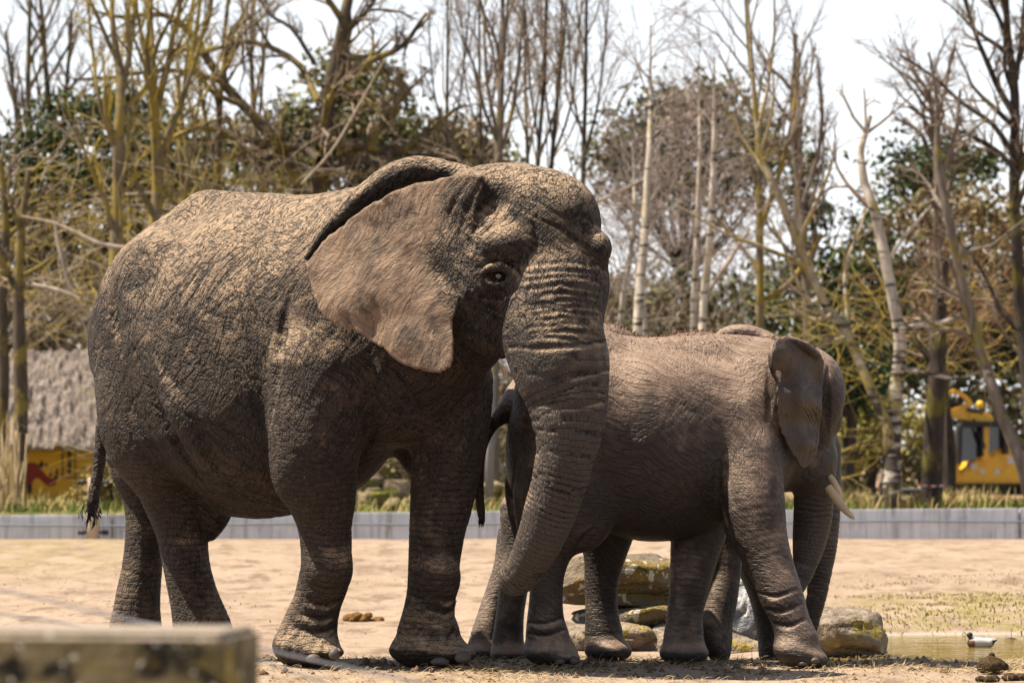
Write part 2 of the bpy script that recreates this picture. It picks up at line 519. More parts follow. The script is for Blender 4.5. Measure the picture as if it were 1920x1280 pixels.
def big_sculpt():
    G = []
    torso = Group('torso', 0.0, [
        (BE(-0.86, 0, 1.82, 0.95, 0.70, 0.89), 0.0),
        (BE(-0.70, 0, 1.53, 0.80, 0.62, 0.645, 0.16), 0.15),
        (BE(-0.10, 0, 2.00, 0.62, 0.55, 0.70), 0.20),
        (BE(-1.51, 0, 2.00, 0.53, 0.54, 0.62), 0.16),
        (BE(-1.73, 0.0, 1.84, 0.34, 0.42, 0.42), 0.15),
        (Limb([[*Bd(-1.70, 0, 2.32), .16], [*Bd(-1.38, 0, 2.62), .15], [*Bd(-1.15, 0, 2.63), .15], [*Bd(-0.6, 0, 2.54), .18], [*Bd(0, 0, 2.55), .22]]), 0.12),
        (BE(-1.42, 0.34, 2.32, 0.22, 0.13, 0.20), 0.14),                 # hip point, near side
        (BE(-1.42, -0.34, 2.32, 0.22, 0.13, 0.20), 0.14),
        (BE(0.25, 0, 1.72, 0.40, 0.46, 0.46), 0.15),                     # chest
        (Limb(L([(430, 925, 22.75, 40), (490, 922, 22.6, 44), (560, 900, 22.5, 30)])), 0.10),
    ])
    G.append(torso)
    # hind leg, near side
    G.append(Group('hind_r', 0.045, [
        (BE(-1.52, 0.30, 1.56, 0.35, 0.25, 0.58, 0.20), 0.0),
        (Limb(L([(302, 800, 22.95, 100), (322, 880, 22.95, 77), (335, 945, 22.95, 60), (342, 1000, 22.95, 47), (350, 1060, 22.9, 42), (364, 1120, 22.9, 44), (378, 1175, 22.9, 52), (382, 1205, 22.9, 57)]), flat=(rv, 0.92)), 0.10),
        (E(386, 1212, 22.88, .185, .20, .085), 0.05),
    ]))
    G.append(Group('hind_l', 0.05, [
        (BE(-1.66, -0.28, 1.50, 0.34, 0.24, 0.58, 0.0), 0.0),
        (Limb(L([(268, 860, 23.55, 70), (270, 930, 23.55, 42), (272, 990, 23.55, 37), (266, 1060, 23.55, 38), (258, 1120, 23.55, 43), (254, 1180, 23.55, 50), (254, 1215, 23.55, 54)])), 0.08),
        (E(258, 1216, 23.5, .18, .20, .08), 0.05),
    ]))
    # fore leg, near side
    G.append(Group('fore_r', 0.06, [
        (BE(-0.02, 0.40, 1.72, 0.33, 0.20, 0.62, -0.12), 0.0),
        (Limb(L([(598, 700, 21.82, 92), (590, 800, 21.80, 88), (592, 860, 21.80, 80), (602, 925, 21.85, 66), (609, 985, 21.9, 51), (612, 1040, 21.92, 48), (608, 1085, 21.95, 48), (595, 1130, 21.98, 46), (582, 1170, 22.0, 52), (574, 1205, 22.0, 58)]), flat=(rv, 1.0)), 0.10),
        (E(618, 1065, 21.86, .125, .125, .13), 0.06),
        (E(545, 870, 21.78, .10, .12, .20), 0.08),                         # elbow
        (E(573, 1212, 21.98, .185, .205, .088), 0.06),
        (E(600, 1222, 21.88, .14, .15, .055), 0.05),
    ]))
    G.append(Group('fore_l', 0.07, [
        (BE(0.10, -0.34, 1.62, 0.30, 0.20, 0.56, 0.0), 0.0),
        (Limb(L([(838, 720, 22.0, 88), (842, 800, 22.0, 76), (836, 880, 22.0, 66), (826, 950, 22.0, 59), (817, 1020, 21.98, 52), (812, 1075, 21.97, 49), (808, 1120, 21.96, 47), (803, 1160, 21.95, 50), (803, 1200, 21.95, 62)])), 0.10),
        (E(822, 1085, 21.88, .125, .125, .13), 0.06),
        (E(804, 1219, 21.94, .225, .22, .085), 0.06),
        (E(840, 1226, 21.86, .16, .15, .055), 0.05),
    ]))
    # neck and head
    G.append(Group('neck', 0.14, [
        (Limb([[*Bd(0.0, 0, 2.15), .48], [*Bd(.35, .02, 2.2), .43], [*P(915, 500, 21.5), .36]]), 0.0),
        (Limb([[*Bd(0.1, 0, 1.75), .36], [*P(880, 640, 21.62), .20]]), 0.12),
    ]))
    hd = axes_from((0.62, -0.78, -0.10))
    G.append(Group('head', 0.07, [
        (E(975, 415, 21.42, .40, .30, .325, hd), 0.0),
        (E(900, 392, 21.45, .24, .24, .24), 0.10),
        (E(1040, 420, 21.25, .26, .22, .27), 0.12),
        (E(1046, 520, 21.18, .285, .20, .30), 0.10),
        (E(905, 545, 21.32, .235, .20, .25), 0.10),
        (E(845, 480, 21.30, .085, .09, .14), 0.06),                        # jaw hinge behind the eye
        (Limb(L([(905, 600, 21.34, 52), (925, 632, 21.30, 38), (940, 652, 21.26, 20)])), 0.08),
        (E(950, 458, 21.09, .14, .09, .10), 0.07),                        # brow
        (E(1122, 466, 21.13, .075, .09, .095), 0.05),
        (Limb(L([(905, 511, 21.10, 4), (919, 503, 21.075, 7), (937, 500, 21.05, 8), (951, 506, 21.045, 6), (960, 518, 21.045, 4)])), 0.02),
        (Limb(L([(912, 527, 21.095, 3), (924, 533, 21.08, 4), (940, 534, 21.065, 4), (953, 528, 21.06, 3)])), 0.025),
        (E(908, 378, 21.10, .125, .12, .085, axes_from((0.9, 0, .35))), 0.09, -1),   # temple hollow
        (E(880, 565, 21.03, .09, .05, .06), 0.08, -1),
        (E(935, 518, 20.995, .030, .055, .022), 0.02, -1),
    ]))
    G.append(Group('trunk', 0.08, [
        (Limb(L([(1040, 560, 21.16, 90), (1040, 620, 21.12, 92), (1052, 680, 21.08, 91), (1066, 735, 21.05, 74), (1068, 790, 21.03, 66), (1061, 850, 21.03, 56), (1047, 910, 21.05, 51),
               (1029, 965, 21.08, 48), (1009, 1015, 21.12, 44), (989, 1055, 21.17, 39), (973, 1080, 21.21, 33), (963, 1092, 21.23, 24)]), n=6), 0.0),
        (Limb(L([(960, 655, 21.13, 16), (985, 700, 21.08, 22), (1005, 745, 21.05, 22), (1020, 790, 21.04, 18)])), 0.05),  # cheek fold where a tusk would be
        (E(951, 1078, 21.22, .034, .05, .045), 0.03),
    ]))
    # near ear
    ear = [(905, 330), (860, 328), (800, 338), (742, 353), (690, 380), (640, 415), (600, 450), (577, 480), (572, 503), (580, 535), (592, 568), (606, 592), (640, 613),
           (668, 622), (700, 641), (722, 656), (744, 676), (772, 689), (802, 698), (832, 698), (848, 682), (851, 640), (849, 600), (868, 560), (862, 480), (890, 400)]
    fe = depth_plane((840, 350, 21.29), (845, 640, 21.13), (580, 490, 21.51),
                     [(735, 520, 21.3, .14, -.055), (690, 430, 21.3, .12, .03), (640, 560, 21.3, .09, -.02), (760, 640, 21.2, .07, -.035), (700, 610, 21.2, .05, .02), (850, 500, 21.2, .09, .06), (825, 610, 21.2, .05, .015)])
    G.append(Group('ear', 0.055, [(Ear(ear, 21.25, fe), 0.0)]))
    G.append(Group('ear_roll', 0.03, [
        (Limb(L([(577, 482, 21.60, 7), (600, 448, 21.62, 12), (640, 405, 21.62, 17), (685, 366, 21.62, 22), (735, 333, 21.62, 26), (775, 318, 21.62, 25), (815, 318, 21.6, 22), (870, 330, 21.55, 22)]), flat=((0, 1, 0), 0.8)), 0.0),
        (E(802, 315, 21.75, .14, .12, .058), 0.04),
    ]))
    G.append(Group('tail', 0.04, [
        (Limb(L([(255, 560, 23.5, 30), (225, 650, 23.75, 24), (206, 730, 23.85, 19), (197, 780, 23.85, 16), (191, 830, 23.85, 14), (184, 880, 23.85, 12), (177, 925, 23.85, 12), (173, 950, 23.85, 11), (171, 962, 23.85, 7)])), 0.0),
    ]))
    G.append(Group('teat', 0.04, [(Limb(L([(405, 940, 22.9, 40), (402, 975, 22.9, 24), (395, 1000, 22.9, 13)])), 0.0), (E(757, 826, 21.95, .02, .03, .03), 0.02)]))
    sc = Sculpt(G)
    ridges = [
        (46, 15, [(285, 668), (310, 725), (338, 780), (372, 840), (412, 900)]),       # flank fold over the thigh
        (14, 5, [(586, 1108), (618, 1120), (650, 1104)]), (13, 5, [(572, 1136), (608, 1148), (640, 1132)]), (12, 4, [(560, 1163), (600, 1174), (632, 1160)]),
        (14, 5, [(822, 1106), (845, 1112), (860, 1098)]), (12, 5, [(815, 1130), (840, 1138), (856, 1126)]),
        (12, 4, [(858, 500), (870, 545), (880, 590), (905, 625)]), (9, 3, [(880, 480), (886, 530), (898, 565), (925, 590)]),
        (8, 3, [(890, 470), (900, 440), (925, 418)]),
        (20, 7, [(960, 560), (950, 610), (952, 650), (965, 690)]),
    ]
    grooves = [
        (18, 14, [(252, 655), (276, 720), (302, 780), (334, 840), (368, 890), (400, 925)]),
        (18, 13, [(548, 540), (532, 600), (521, 670), (514, 740), (505, 800)]),
        (18, 8, [(222, 520), (214, 570), (222, 640), (240, 690)]),
        (22, 9, [(690, 690), (700, 760), (694, 830)]),
        (9, 5, [(862, 560), (868, 600), (890, 635)]),
        (5, 3, [(988, 700), (1040, 706), (1100, 702), (1142, 694)]), (5, 3, [(998, 755), (1050, 764), (1100, 760), (1138, 750)]), (5, 3, [(950, 650), (1010, 652), (1080, 648), (1138, 640)]),
        (6, 4, [(575, 1122), (612, 1134), (648, 1118)]), (6, 4, [(565, 1150), (604, 1161), (636, 1146)]), (6, 4, [(552, 1176), (596, 1188), (630, 1174)]), (6, 4, [(590, 1094), (622, 1106), (656, 1090)]),
        (6, 4, [(815, 1118), (842, 1125), (858, 1112)]), (6, 4, [(806, 1143), (836, 1150), (853, 1140)]),
        (5, 3, [(545, 1160), (530, 1195), (522, 1222)]), (5, 3, [(566, 1178), (548, 1205), (545, 1228)]), (5, 3, [(600, 1180), (590, 1205), (588, 1218)]),
        (4, 3, [(852, 1180), (840, 1205), (838, 1222)]), (4, 3, [(790, 1180), (775, 1205), (770, 1232)]), (4, 3, [(815, 1185), (806, 1210), (800, 1228)]),
        (5, 3, [(610, 1205), (606, 1222), (604, 1238)]), (5, 3, [(846, 1212), (846, 1226), (848, 1242)]),
        (7, 4, [(965, 545), (935, 560), (905, 556)]), (5, 3, [(960, 500), (975, 520), (968, 545)]), (6, 4, [(900, 480), (930, 474), (965, 480)]),
        (6, 3, [(1000, 420), (1005, 460), (998, 500)]), (6, 3, [(1085, 400), (1092, 440), (1100, 500)]), (6, 3, [(880, 340), (850, 380), (835, 430)]),
        (5, 3, [(905, 335), (878, 385), (862, 440)]),
    ]
    rg = random.Random(12)
    y = 500.0
    while y < 640:
        x = 985 + rg.uniform(-8, 20) + (y - 500) * .05
        while x < 1112:
            x2 = min(1122, x + rg.uniform(28, 75)); a = rg.uniform(-4, 4)
            sag = lambda q: y + a * (q - x) / 40 - 9 * math.sin(math.pi * (q - 985) / 140) + rg.uniform(-1.5, 1.5)
            m1 = (x + x2) / 2
            grooves.append((rg.uniform(3.2, 5.0), rg.uniform(1.6, 3.0), [(x, sag(x)), (m1, sag(m1)), (x2, sag(x2))]))
            x = x2 - rg.uniform(-6, 10)
        y += rg.uniform(9, 16)
    return strokes(sc, ridges, grooves)

# ---- the near young elephant, walking right and slightly away
NA = R(12)
def young_axes(a): 
    h = np.array([math.cos(a), math.sin(a), 0]); r = np.array([math.sin(a), -math.cos(a), 0])
    return h, r, np.stack([h, r, uv])
nh, nr, NAX = young_axes(NA)
N0 = np.array([(1395 - 960) * 22.45 / F_PX, 22.45, 0])
def Nd(f, s, z): return N0 + nh * f + nr * s + uv * z
def NE(f, s, z, rf, rs, rz, tilt=0.0):
    c, n = math.cos(tilt), math.sin(tilt)
    return Ell(Nd(f, s, z), (rf, rs, rz), np.stack([nh * c + uv * n, nr, -nh * n + uv * c]))

def near_sculpt():
    G = []
    G.append(Group('torso', 0.0, [
        (NE(-0.55, 0, 1.285, 0.66, 0.44, 0.575, -0.02), 0.0),
        (NE(-0.05, 0, 1.36, 0.42, 0.36, 0.48), 0.14),
        (NE(-1.02, 0, 1.40, 0.36, 0.37, 0.46), 0.12),
        (NE(-1.20, 0, 1.20, 0.22, 0.27, 0.34), 0.10),
        (Limb([[*Nd(-1.25, 0, 1.60), .10], [*Nd(-0.95, 0, 1.83), .10], [*Nd(-0.6, 0, 1.79), .10], [*Nd(-.15, 0, 1.80), .12], [*Nd(.1, 0, 1.76), .14]]), 0.10),
        (NE(0.12, 0.0, 1.60, 0.25, 0.26, 0.24), 0.12),
    ]))
    G.append(Group('hind_r', 0.035, [
        (NE(-1.06, 0.20, 1.05, 0.27, 0.16, 0.40, 0.1), 0.0),
        (Limb(L([(1045, 880, 22.15, 85), (1040, 950, 22.15, 72), (1034, 1010, 22.12, 50), (1029, 1060, 22.1, 34), (1024, 1110, 22.1, 31), (1023, 1160, 22.1, 34), (1027, 1200, 22.1, 42)])), 0.08),
        (E(1033, 1223, 22.08, .155, .16, .078), 0.05),
        (E(1052, 1233, 22.02, .11, .11, .045), 0.03),
    ]))
    G.append(Group('hind_l', 0.035, [
        (NE(-0.98, -0.20, 1.05, 0.26, 0.15, 0.40, 0.1), 0.0),
        (Limb(L([(1130, 900, 22.72, 80), (1136, 980, 22.72, 56), (1134, 1040, 22.72, 40), (1128, 1090, 22.72, 32), (1128, 1150, 22.72, 30), (1132, 1195, 22.72, 36)])), 0.08),
        (E(1141, 1220, 22.7, .14, .15, .075), 0.05),
    ]))
    G.append(Group('fore_r', 0.09, [
        (NE(-0.02, 0.22, 1.22, 0.24, 0.13, 0.40, -0.1), 0.0),
        (Limb(L([(1398, 790, 22.24, 60), (1404, 870, 22.13, 62), (1412, 940, 22.05, 60), (1424, 1005, 22.0, 52), (1446, 1065, 21.95, 44), (1464, 1115, 21.9, 41), (1481, 1160, 21.86, 36), (1494, 1200, 21.84, 40)])), 0.08),
        (E(1392, 985, 22.02, .10, .10, .15), 0.06),
        (E(1497, 1224, 21.83, .14, .15, .078, axes_from((1, 0, -.25))), 0.05),
        (E(1517, 1236, 21.8, .105, .11, .05), 0.04),
    ]))
    G.append(Group('fore_l', 0.04, [
        (NE(-0.10, -0.24, 1.2, 0.22, 0.13, 0.40, 0.1), 0.0),
        (Limb(L([(1330, 900, 22.55, 66), (1312, 980, 22.5, 54), (1302, 1040, 22.45, 45), (1293, 1100, 22.4, 38), (1284, 1150, 22.38, 34), (1281, 1195, 22.36, 38)])), 0.08),
        (E(1282, 1224, 22.34, .145, .15, .078), 0.05),
    ]))
    G.append(Group('head', 0.07, [
        (Limb([[*Nd(0.1, 0, 1.55), .30], [*P(1500, 740, 22.6), .25]]), 0.0),
        (E(1506, 745, 22.62, .185, .22, .29, axes_from((.8, .6, -.25))), 0.10),
        (E(1528, 800, 22.62, .115, .17, .22), 0.08),
        (E(1512, 880, 22.58, .11, .14, .14), 0.08),
        (E(1566, 788, 22.62, .035, .06, .07), 0.04),
        (E(1475, 890, 22.55, .08, .10, .09), 0.08),                      # lower jaw
        (E(1546, 715, 22.6, .06, .12, .11), 0.06),
    ]))
    G.append(Group('trunk', 0.06, [
        (Limb(L([(1525, 860, 22.62, 46), (1527, 920, 22.66, 40), (1524, 970, 22.68, 37), (1517, 1020, 22.68, 31), (1507, 1065, 22.66, 23), (1496, 1100, 22.62, 14), (1491, 1112, 22.6, 9)]), n=6), 0.0),
    ]))
    ear = [(1530, 650), (1507, 643), (1478, 633), (1453, 640), (1443, 664), (1442, 688), (1452, 694), (1462, 700), (1455, 716), (1451, 745), (1455, 785), (1467, 820), (1482, 850), (1497, 871), (1508, 878),
           (1521, 868), (1534, 845), (1541, 800), (1545, 750), (1548, 700), (1546, 670)]
    fe = depth_plane((1535, 680, 22.30), (1535, 830, 22.30), (1450, 740, 22.02), [(1505, 740, 22.2, .08, -.07), (1468, 660, 22.2, .05, -.07), (1470, 715, 22.2, .035, .04), (1478, 790, 22.2, .04, .03), (1515, 830, 22.2, .05, -.05), (1540, 720, 22.2, .06, .07), (1538, 800, 22.2, .05, .05)])
    G.append(Group('ear', 0.02, [(Ear(ear, 22.2, fe, t=0.011, rnd=0.01), 0.0)]))
    G.append(Group('ear_rim', 0.02, [(Limb(L([(1456, 712, 22.03, 4), (1448, 694, 22.02, 6), (1447, 666, 22.02, 7.5), (1456, 646, 22.05, 8), (1480, 638, 22.1, 9), (1508, 649, 22.16, 9), (1532, 668, 22.26, 7)])), 0.0)]))
    G.append(Group('ear_far', 0.03, [(Limb(L([(1335, 640, 22.78, 8), (1365, 628, 22.8, 16), (1395, 626, 22.8, 17), (1425, 636, 22.8, 19), (1455, 652, 22.75, 20), (1480, 665, 22.7, 20)])), 0.0)]))
    G.append(Group('skin_fold', 0.03, [
        (Limb(L([(975, 815, 22.32, 10), (955, 900, 22.28, 9), (962, 960, 22.25, 10), (972, 1010, 22.25, 9)])), 0.0),
        (Limb(L([(1000, 830, 22.14, 10), (978, 890, 22.12, 9), (974, 950, 22.1, 9), (982, 1010, 22.1, 8)])), 0.02),
    ]))
    G.append(Group('tail', 0.03, [
        (Limb(L([(985, 740, 22.5, 36), (958, 765, 22.35, 24), (935, 785, 22.3, 15), (918, 805, 22.3, 11), (905, 840, 22.3, 9), (899, 885, 22.3, 8.5), (899, 930, 22.3, 8), (902, 960, 22.3, 7), (904, 975, 22.3, 4)])), 0.0),
    ]))
    sc = Sculpt(G)
    return strokes(sc, [(9, 4, [(1378, 985), (1384, 1010), (1398, 1026)]), (10, 4, [(985, 1172), (1020, 1180), (1056, 1168)]), (14, 4, [(1110, 985), (1085, 1005), (1062, 1040)]),
                        (12, 4, [(1365, 905), (1372, 960), (1388, 1010)])],
                   [(4, 3, [(984, 1184), (1020, 1192), (1060, 1180)]), (4, 3, [(984, 1164), (1020, 1170), (1054, 1158)]), (4, 3, [(1420, 1110), (1455, 1118), (1494, 1104)]), (4, 3, [(1434, 1140), (1465, 1146), (1504, 1132)]), (4, 3, [(1450, 1168), (1478, 1174), (1510, 1160)]),
                    (12, 4, [(1352, 850), (1345, 900), (1355, 950), (1370, 1000)]), (6, 4, [(1115, 990), (1092, 1012), (1070, 1045)]), (14, 4, [(1440, 690), (1445, 740), (1440, 790)]),
                    (5, 4, [(992, 880), (988, 940), (994, 1000)]), (6, 4, [(968, 860), (960, 930), (966, 990)]), (14, 12, [(1552, 690), (1550, 750), (1553, 810)])], .015)

# ---- the third elephant, hidden behind the near young one
TA = R(3)
th, tr, TAX = young_axes(TA)
Q0 = np.array([(1345 - 960) * 23.35 / F_PX, 23.35, 0])
def Td(f, s, z): return Q0 + th * f + tr * s + uv * z
def TE(f, s, z, rf, rs, rz): return Ell(Td(f, s, z), (rf, rs, rz), TAX)

def third_sculpt():
    G = []
    G.append(Group('torso', 0.0, [
        (TE(-0.52, 0, 1.36, 0.60, 0.40, 0.52), 0.0),
        (TE(-0.05, 0, 1.42, 0.40, 0.34, 0.50), 0.14),
        (TE(-0.86, 0, 1.45, 0.34, 0.35, 0.46), 0.12),
        (Limb([[*Td(-1.05, 0, 1.75), .10], [*Td(-.70, 0, 1.92), .10], [*Td(-.45, 0, 1.80), .10], [*Td(-.2, 0, 1.86), .10], [*Td(.1, 0, 1.82), .12]]), 0.08),
    ]))
    G.append(Group('hind_r', 0.04, [
        (TE(-0.98, 0.17, 1.0, 0.20, 0.14, 0.36), 0.0),
        (Limb(L([(985, 960, 23.1, 50), (975, 1020, 23.05, 34), (966, 1080, 23.0, 28), (958, 1140, 22.98, 27), (953, 1190, 22.96, 29), (953, 1225, 22.95, 33)])), 0.08),
        (E(957, 1226, 22.94, .105, .13, .055), 0.04),
    ]))
    G.append(Group('hind_l', 0.04, [
        (Limb(L([(1000, 930, 23.5, 40), (968, 1000, 23.45, 34), (952, 1060, 23.4, 27), (932, 1120, 23.35, 26), (915, 1170, 23.3, 27), (906, 1215, 23.28, 30)])), 0.0),
        (E(909, 1222, 23.26, .105, .13, .06), 0.04),
    ]))
    G.append(Group('fore_r', 0.04, [
        (Limb(L([(1350, 940, 23.1, 62), (1356, 1010, 23.05, 40), (1356, 1070, 23.0, 33), (1352, 1120, 22.95, 31), (1344, 1160, 22.92, 30), (1340, 1190, 22.9, 32)])), 0.0),
        (Limb(L([(1338, 1180, 22.9, 30), (1345, 1212, 22.88, 30), (1350, 1232, 22.87, 18)]), flat=((0.85, -.35, .45), 1.25)), 0.05),
    ]))
    G.append(Group('fore_l', 0.04, [
        (Limb(L([(1385, 940, 23.5, 60), (1410, 1040, 23.5, 38), (1436, 1120, 23.5, 30), (1450, 1190, 23.5, 30), (1455, 1222, 23.5, 34)])), 0.0),
    ]))
    G.append(Group('head', 0.07, [
        (Limb([[*Td(0.1, 0, 1.6), .28], [*P(1490, 770, 23.3), .23]]), 0.0),
        (E(1505, 780, 23.3, .17, .22, .27), 0.10),
        (E(1525, 850, 23.3, .13, .16, .18), 0.08),
    ]))
    G.append(Group('trunk', 0.06, [
        (Limb(L([(1538, 840, 23.3, 38), (1545, 900, 23.3, 33), (1546, 960, 23.3, 30), (1543, 1020, 23.3, 27), (1537, 1080, 23.3, 22), (1529, 1130, 23.3, 18), (1521, 1175, 23.3, 13), (1517, 1205, 23.3, 9)]), n=6), 0.0),
    ]))
    return Sculpt(G)

def ring_phase(shape, pts, lam):
    """Running wrinkle phase along a limb; lam(t) is the spacing in metres at fraction t of its length."""
    d, s = shape.d(pts, want_s=True)
    t = np.linspace(0, 1, 200); ph = np.concatenate([[0], np.cumsum(1.0 / lam((t[1:] + t[:-1]) / 2))]) * shape.len[-1] / 199
    return np.interp(s / shape.len[-1], t, ph), s / shape.len[-1]

def build_skin(sc, h, name, parent, mat, fold=1.0, rel=1.0):
    V, F, N = sc.mesh(h)
    tot, ds = sc.d(V, 0.15, parts=True)
    def w(names, a=0.05):
        d = np.min([ds[n] for n in names if n in ds] or [np.full(len(V), 9.0)], axis=0)
        return 1 - sstep(0.0, a, d)
    wt = w(['trunk'], .05); 
    legs = ['hind_r', 'hind_l', 'fore_r', 'fore_l']
    wl = w(legs, .06) * (1 - sstep(.95, 1.5, V[:, 2]) * .7)
    we = w(['ear'], .02) * sstep(.0, .07, np.minimum(ds['head'], ds['neck']) if 'neck' in ds else ds['head']); wh = w(['head', 'neck'], .06) * (1 - wt * .5)
    trunk = [g for g in sc.groups if g.name == 'trunk'][0].prims[0][0]
    ph, tt = ring_phase(trunk, V.astype(np.float32), lambda t: np.interp(t, [0, .3, .55, 1], [.062, .052, .036, .018]) * fold)
    lz = np.cumsum(np.ones(2)); 
    ph = ph + .35 * vnoise(V, 7, 31) + .18 * vnoise(V, 17, 32)
    legph = V[:, 2] / (0.034 * fold) + 1.1 * vnoise(V, 5, 3) + .3 * vnoise(V, 14, 4)
    ring = np.where(wt > wl, ph, legph)
    # loose skin: soft folds pressed into the surface
    Vf = V.astype(np.float32)
    Vw = Vf + .05 * np.stack([vnoise(Vf, 2.2, 5), vnoise(Vf, 2.2, 6), vnoise(Vf, 2.2, 8)], 1)
    def along(deg, sc_, seed):
        a = np.array([math.sin(R(deg)), 0, math.cos(R(deg))], np.float32)
        return np.abs(vnoise(Vw - .84 * (Vw @ a)[:, None] * a, sc_ / fold, seed))
    patch = sstep(-.3, .3, vnoise(Vf, 2.0, 77))
    fold_h = sstep(0, .16, along(36, 13, 11)) * (.35 + .3 * patch) + sstep(0, .16, along(-58, 13, 23)) * (.65 - .3 * patch) - 1
    lump = fbm(Vf, 4.0, 2, 7)
    amp = (1 - we * .9)
    tr_r = -np.exp(-((ph % 1.0 - .5) / .16) ** 2)
    dsp = amp * (lump * .006 + (1 - wt) * fold_h * (.0065 - .003 * wl) * fold * rel + wt * tr_r * .0055 * sstep(.1, .4, tt) * fold)
    V = V + N * dsp[:, None]
    me = mesh_np(name, V, F, True, {'ring': ring, 'w_trunk': wt, 'w_leg': wl, 'w_ear': we, 'w_head': wh, 'trunk_t': tt, 'fold': fold_h})
    return link(name, me, mat, parent)

def skin_material(name, base, dust, dark, tan, dust_light_amt, fold=1.0, mud=1.0, ab=(.26, .46, .26), rgh=.9, cd=.85):
    m = MB(name, rough=rgh, spec=0.3)
    p = m.pos
    wt, wl, we, wh, ring = m.attr('w_trunk'), m.attr('w_leg'), m.attr('w_ear'), m.attr('w_head'), m.attr('ring')
    fo = m.attr('fold')
    warp = m.vadd(p, m.vmul(m.noise(p, 2.2, 1.0, out='Color'), 0.28))
    k = 1.0 / fold
    def crease(rot, sc_, st, wid, det=2.0):
        n = m.noise(m.vscale(warp, (1, 1, st), rot=(0, R(rot), 0)), sc_ * k, det, .5)
        return m.ss(m.math('ABSOLUTE', m.sub(n, 0.5)), 0.004, wid * 1.25)
    la, lb, lc = crease(36, 20, .13, .068), crease(-58, 20, .13, .068), crease(-10, 40, .16, .05)
    c2 = m.ss(m.vor(warp, 44 * k), 0.0, 0.20)
    grain = m.noise(p, 150.0, 3.0, 0.7)
    patch = m.ss(m.noise(p, 3.1, 2.0), .40, .60)
    body = m.add(m.add(m.mul(la, m.add(ab[0], m.mul(patch, .22))), m.mul(lb, m.sub(ab[1], m.mul(patch, .18)))), m.add(m.mul(lc, .18), m.mul(c2, ab[2])))
    # rings of the trunk and the creases of the legs
    rr = m.math('ABSOLUTE', m.sub(m.math('FRACT', ring), 0.5))
    rings = m.ss(rr, 0.01, 0.15)
    rc = m.ss(m.vor(m.vscale(warp, (1, 1, .4)), 46 * k), 0.0, 0.2)
    ringh = m.add(m.mul(rings, 0.75), m.mul(rc, 0.30))
    wr = m.math('MAXIMUM', m.mul(wt, m.ss(m.attr('trunk_t'), .08, .34, .15, 1.0)), m.mul(wl, 0.45 * cd))
    hgt = m.add(m.mul(body, m.sub(1.0, wr)), m.mul(ringh, wr))
    hgt = m.mul(hgt, m.sub(1.0, m.mul(we, 0.86)))
    hgt = m.add(hgt, m.mul(grain, 0.14))
    veins = m.noise(m.vscale(warp, (1.0, 1.0, .35), rot=(0, R(28), 0)), 22.0, 5.0, 0.65)
    hgt = m.add(hgt, m.mul(m.mul(veins, we), 1.5))
    m.bump(hgt, 0.016 * fold * cd / .85, 1.0)
    # colour: mud, dust and painted light on what faces up, painted shade in creases
    big = m.noise(p, 2.6, 4.0, 0.6)
    col = m.mix(m.ss(big, 0.35, 0.68), base, tuple(c * .62 for c in base))
    col = m.mix(m.mul(wt, .75), col, m.mix(big, tuple(c * 1.6 for c in (base[0], base[0] * .93, base[0] * .88)), tuple(c * .9 for c in base)))
    blot = m.noise(p, 26.0, 4.0, 0.65)
    col = m.mix(m.mul(m.ss(blot, 0.56, 0.74), 0.16 * mud), col, dust)
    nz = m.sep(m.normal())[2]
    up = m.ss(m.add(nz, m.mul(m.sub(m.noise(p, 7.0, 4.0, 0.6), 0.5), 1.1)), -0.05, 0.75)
    col = m.mix(m.mul(m.mul(up, dust_light_amt), m.sub(1.0, m.mul(we, .8))), col, dust)  # dust spread wide over upward faces, so flank and belly read as shaded
    v2 = m.ss(m.math('ABSOLUTE', m.sub(m.noise(m.vscale(warp, (1, 1, .3), rot=(0, R(25), 0)), 9.0, 3.0), .5)), .0, .05)
    earc = m.mix(m.ss(m.noise(warp, 3.6, 5.0, 0.7), 0.45, 0.72), tan, tuple(c * 1.0 for c in base))
    earc = m.mix(m.mul(m.sub(1.0, v2), .45), earc, tuple(c * .7 for c in base))
    earc = m.mix(m.ss(m.noise(p, 30, 4, .7), .58, .72, 0, .6), earc, tuple(c * .45 for c in base))
    col = m.mix(m.mul(we, 0.85), col, earc)
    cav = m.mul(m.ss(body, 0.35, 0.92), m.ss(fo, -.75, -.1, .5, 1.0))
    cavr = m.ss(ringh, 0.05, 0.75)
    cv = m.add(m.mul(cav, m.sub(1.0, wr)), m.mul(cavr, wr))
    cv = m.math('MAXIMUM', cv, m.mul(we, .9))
    col = m.mix(m.mul(m.sub(1.0, cv), m.sub(cd, m.mul(up, .22))), col, dark)  # darkens creases in place of the self-shadow a bump cannot cast
    speck = m.ss(m.noise(p, 75.0, 2.0, 0.5), 0.70, 0.78)
    col = m.mix(m.mul(speck, 0.6 * mud), col, tuple(min(1, c * 1.5) for c in dust))
    m.color(col)
    return m.m

def nail(name, parent, c, r, yaw, mat):
    """A toenail: a flattened dome with a rim."""
    bm = bmesh.new()
    bmesh.ops.create_uvsphere(bm, u_segments=12, v_segments=8, radius=1.0)
    for v in bm.verts:
        x, y, z = v.co
        if y > 0: y *= .3
        z = max(z, -.75)
        v.co = (x * r[0] * (1 - .18 * max(z, 0)), y * r[1], z * r[2])
    me = bpy.data.meshes.new(name); bm.to_mesh(me); bm.free(); me.shade_smooth()
    o = link(name, me, mat, parent)
    o.location, o.rotation_euler = c, (R(-12), 0, yaw)
    return o

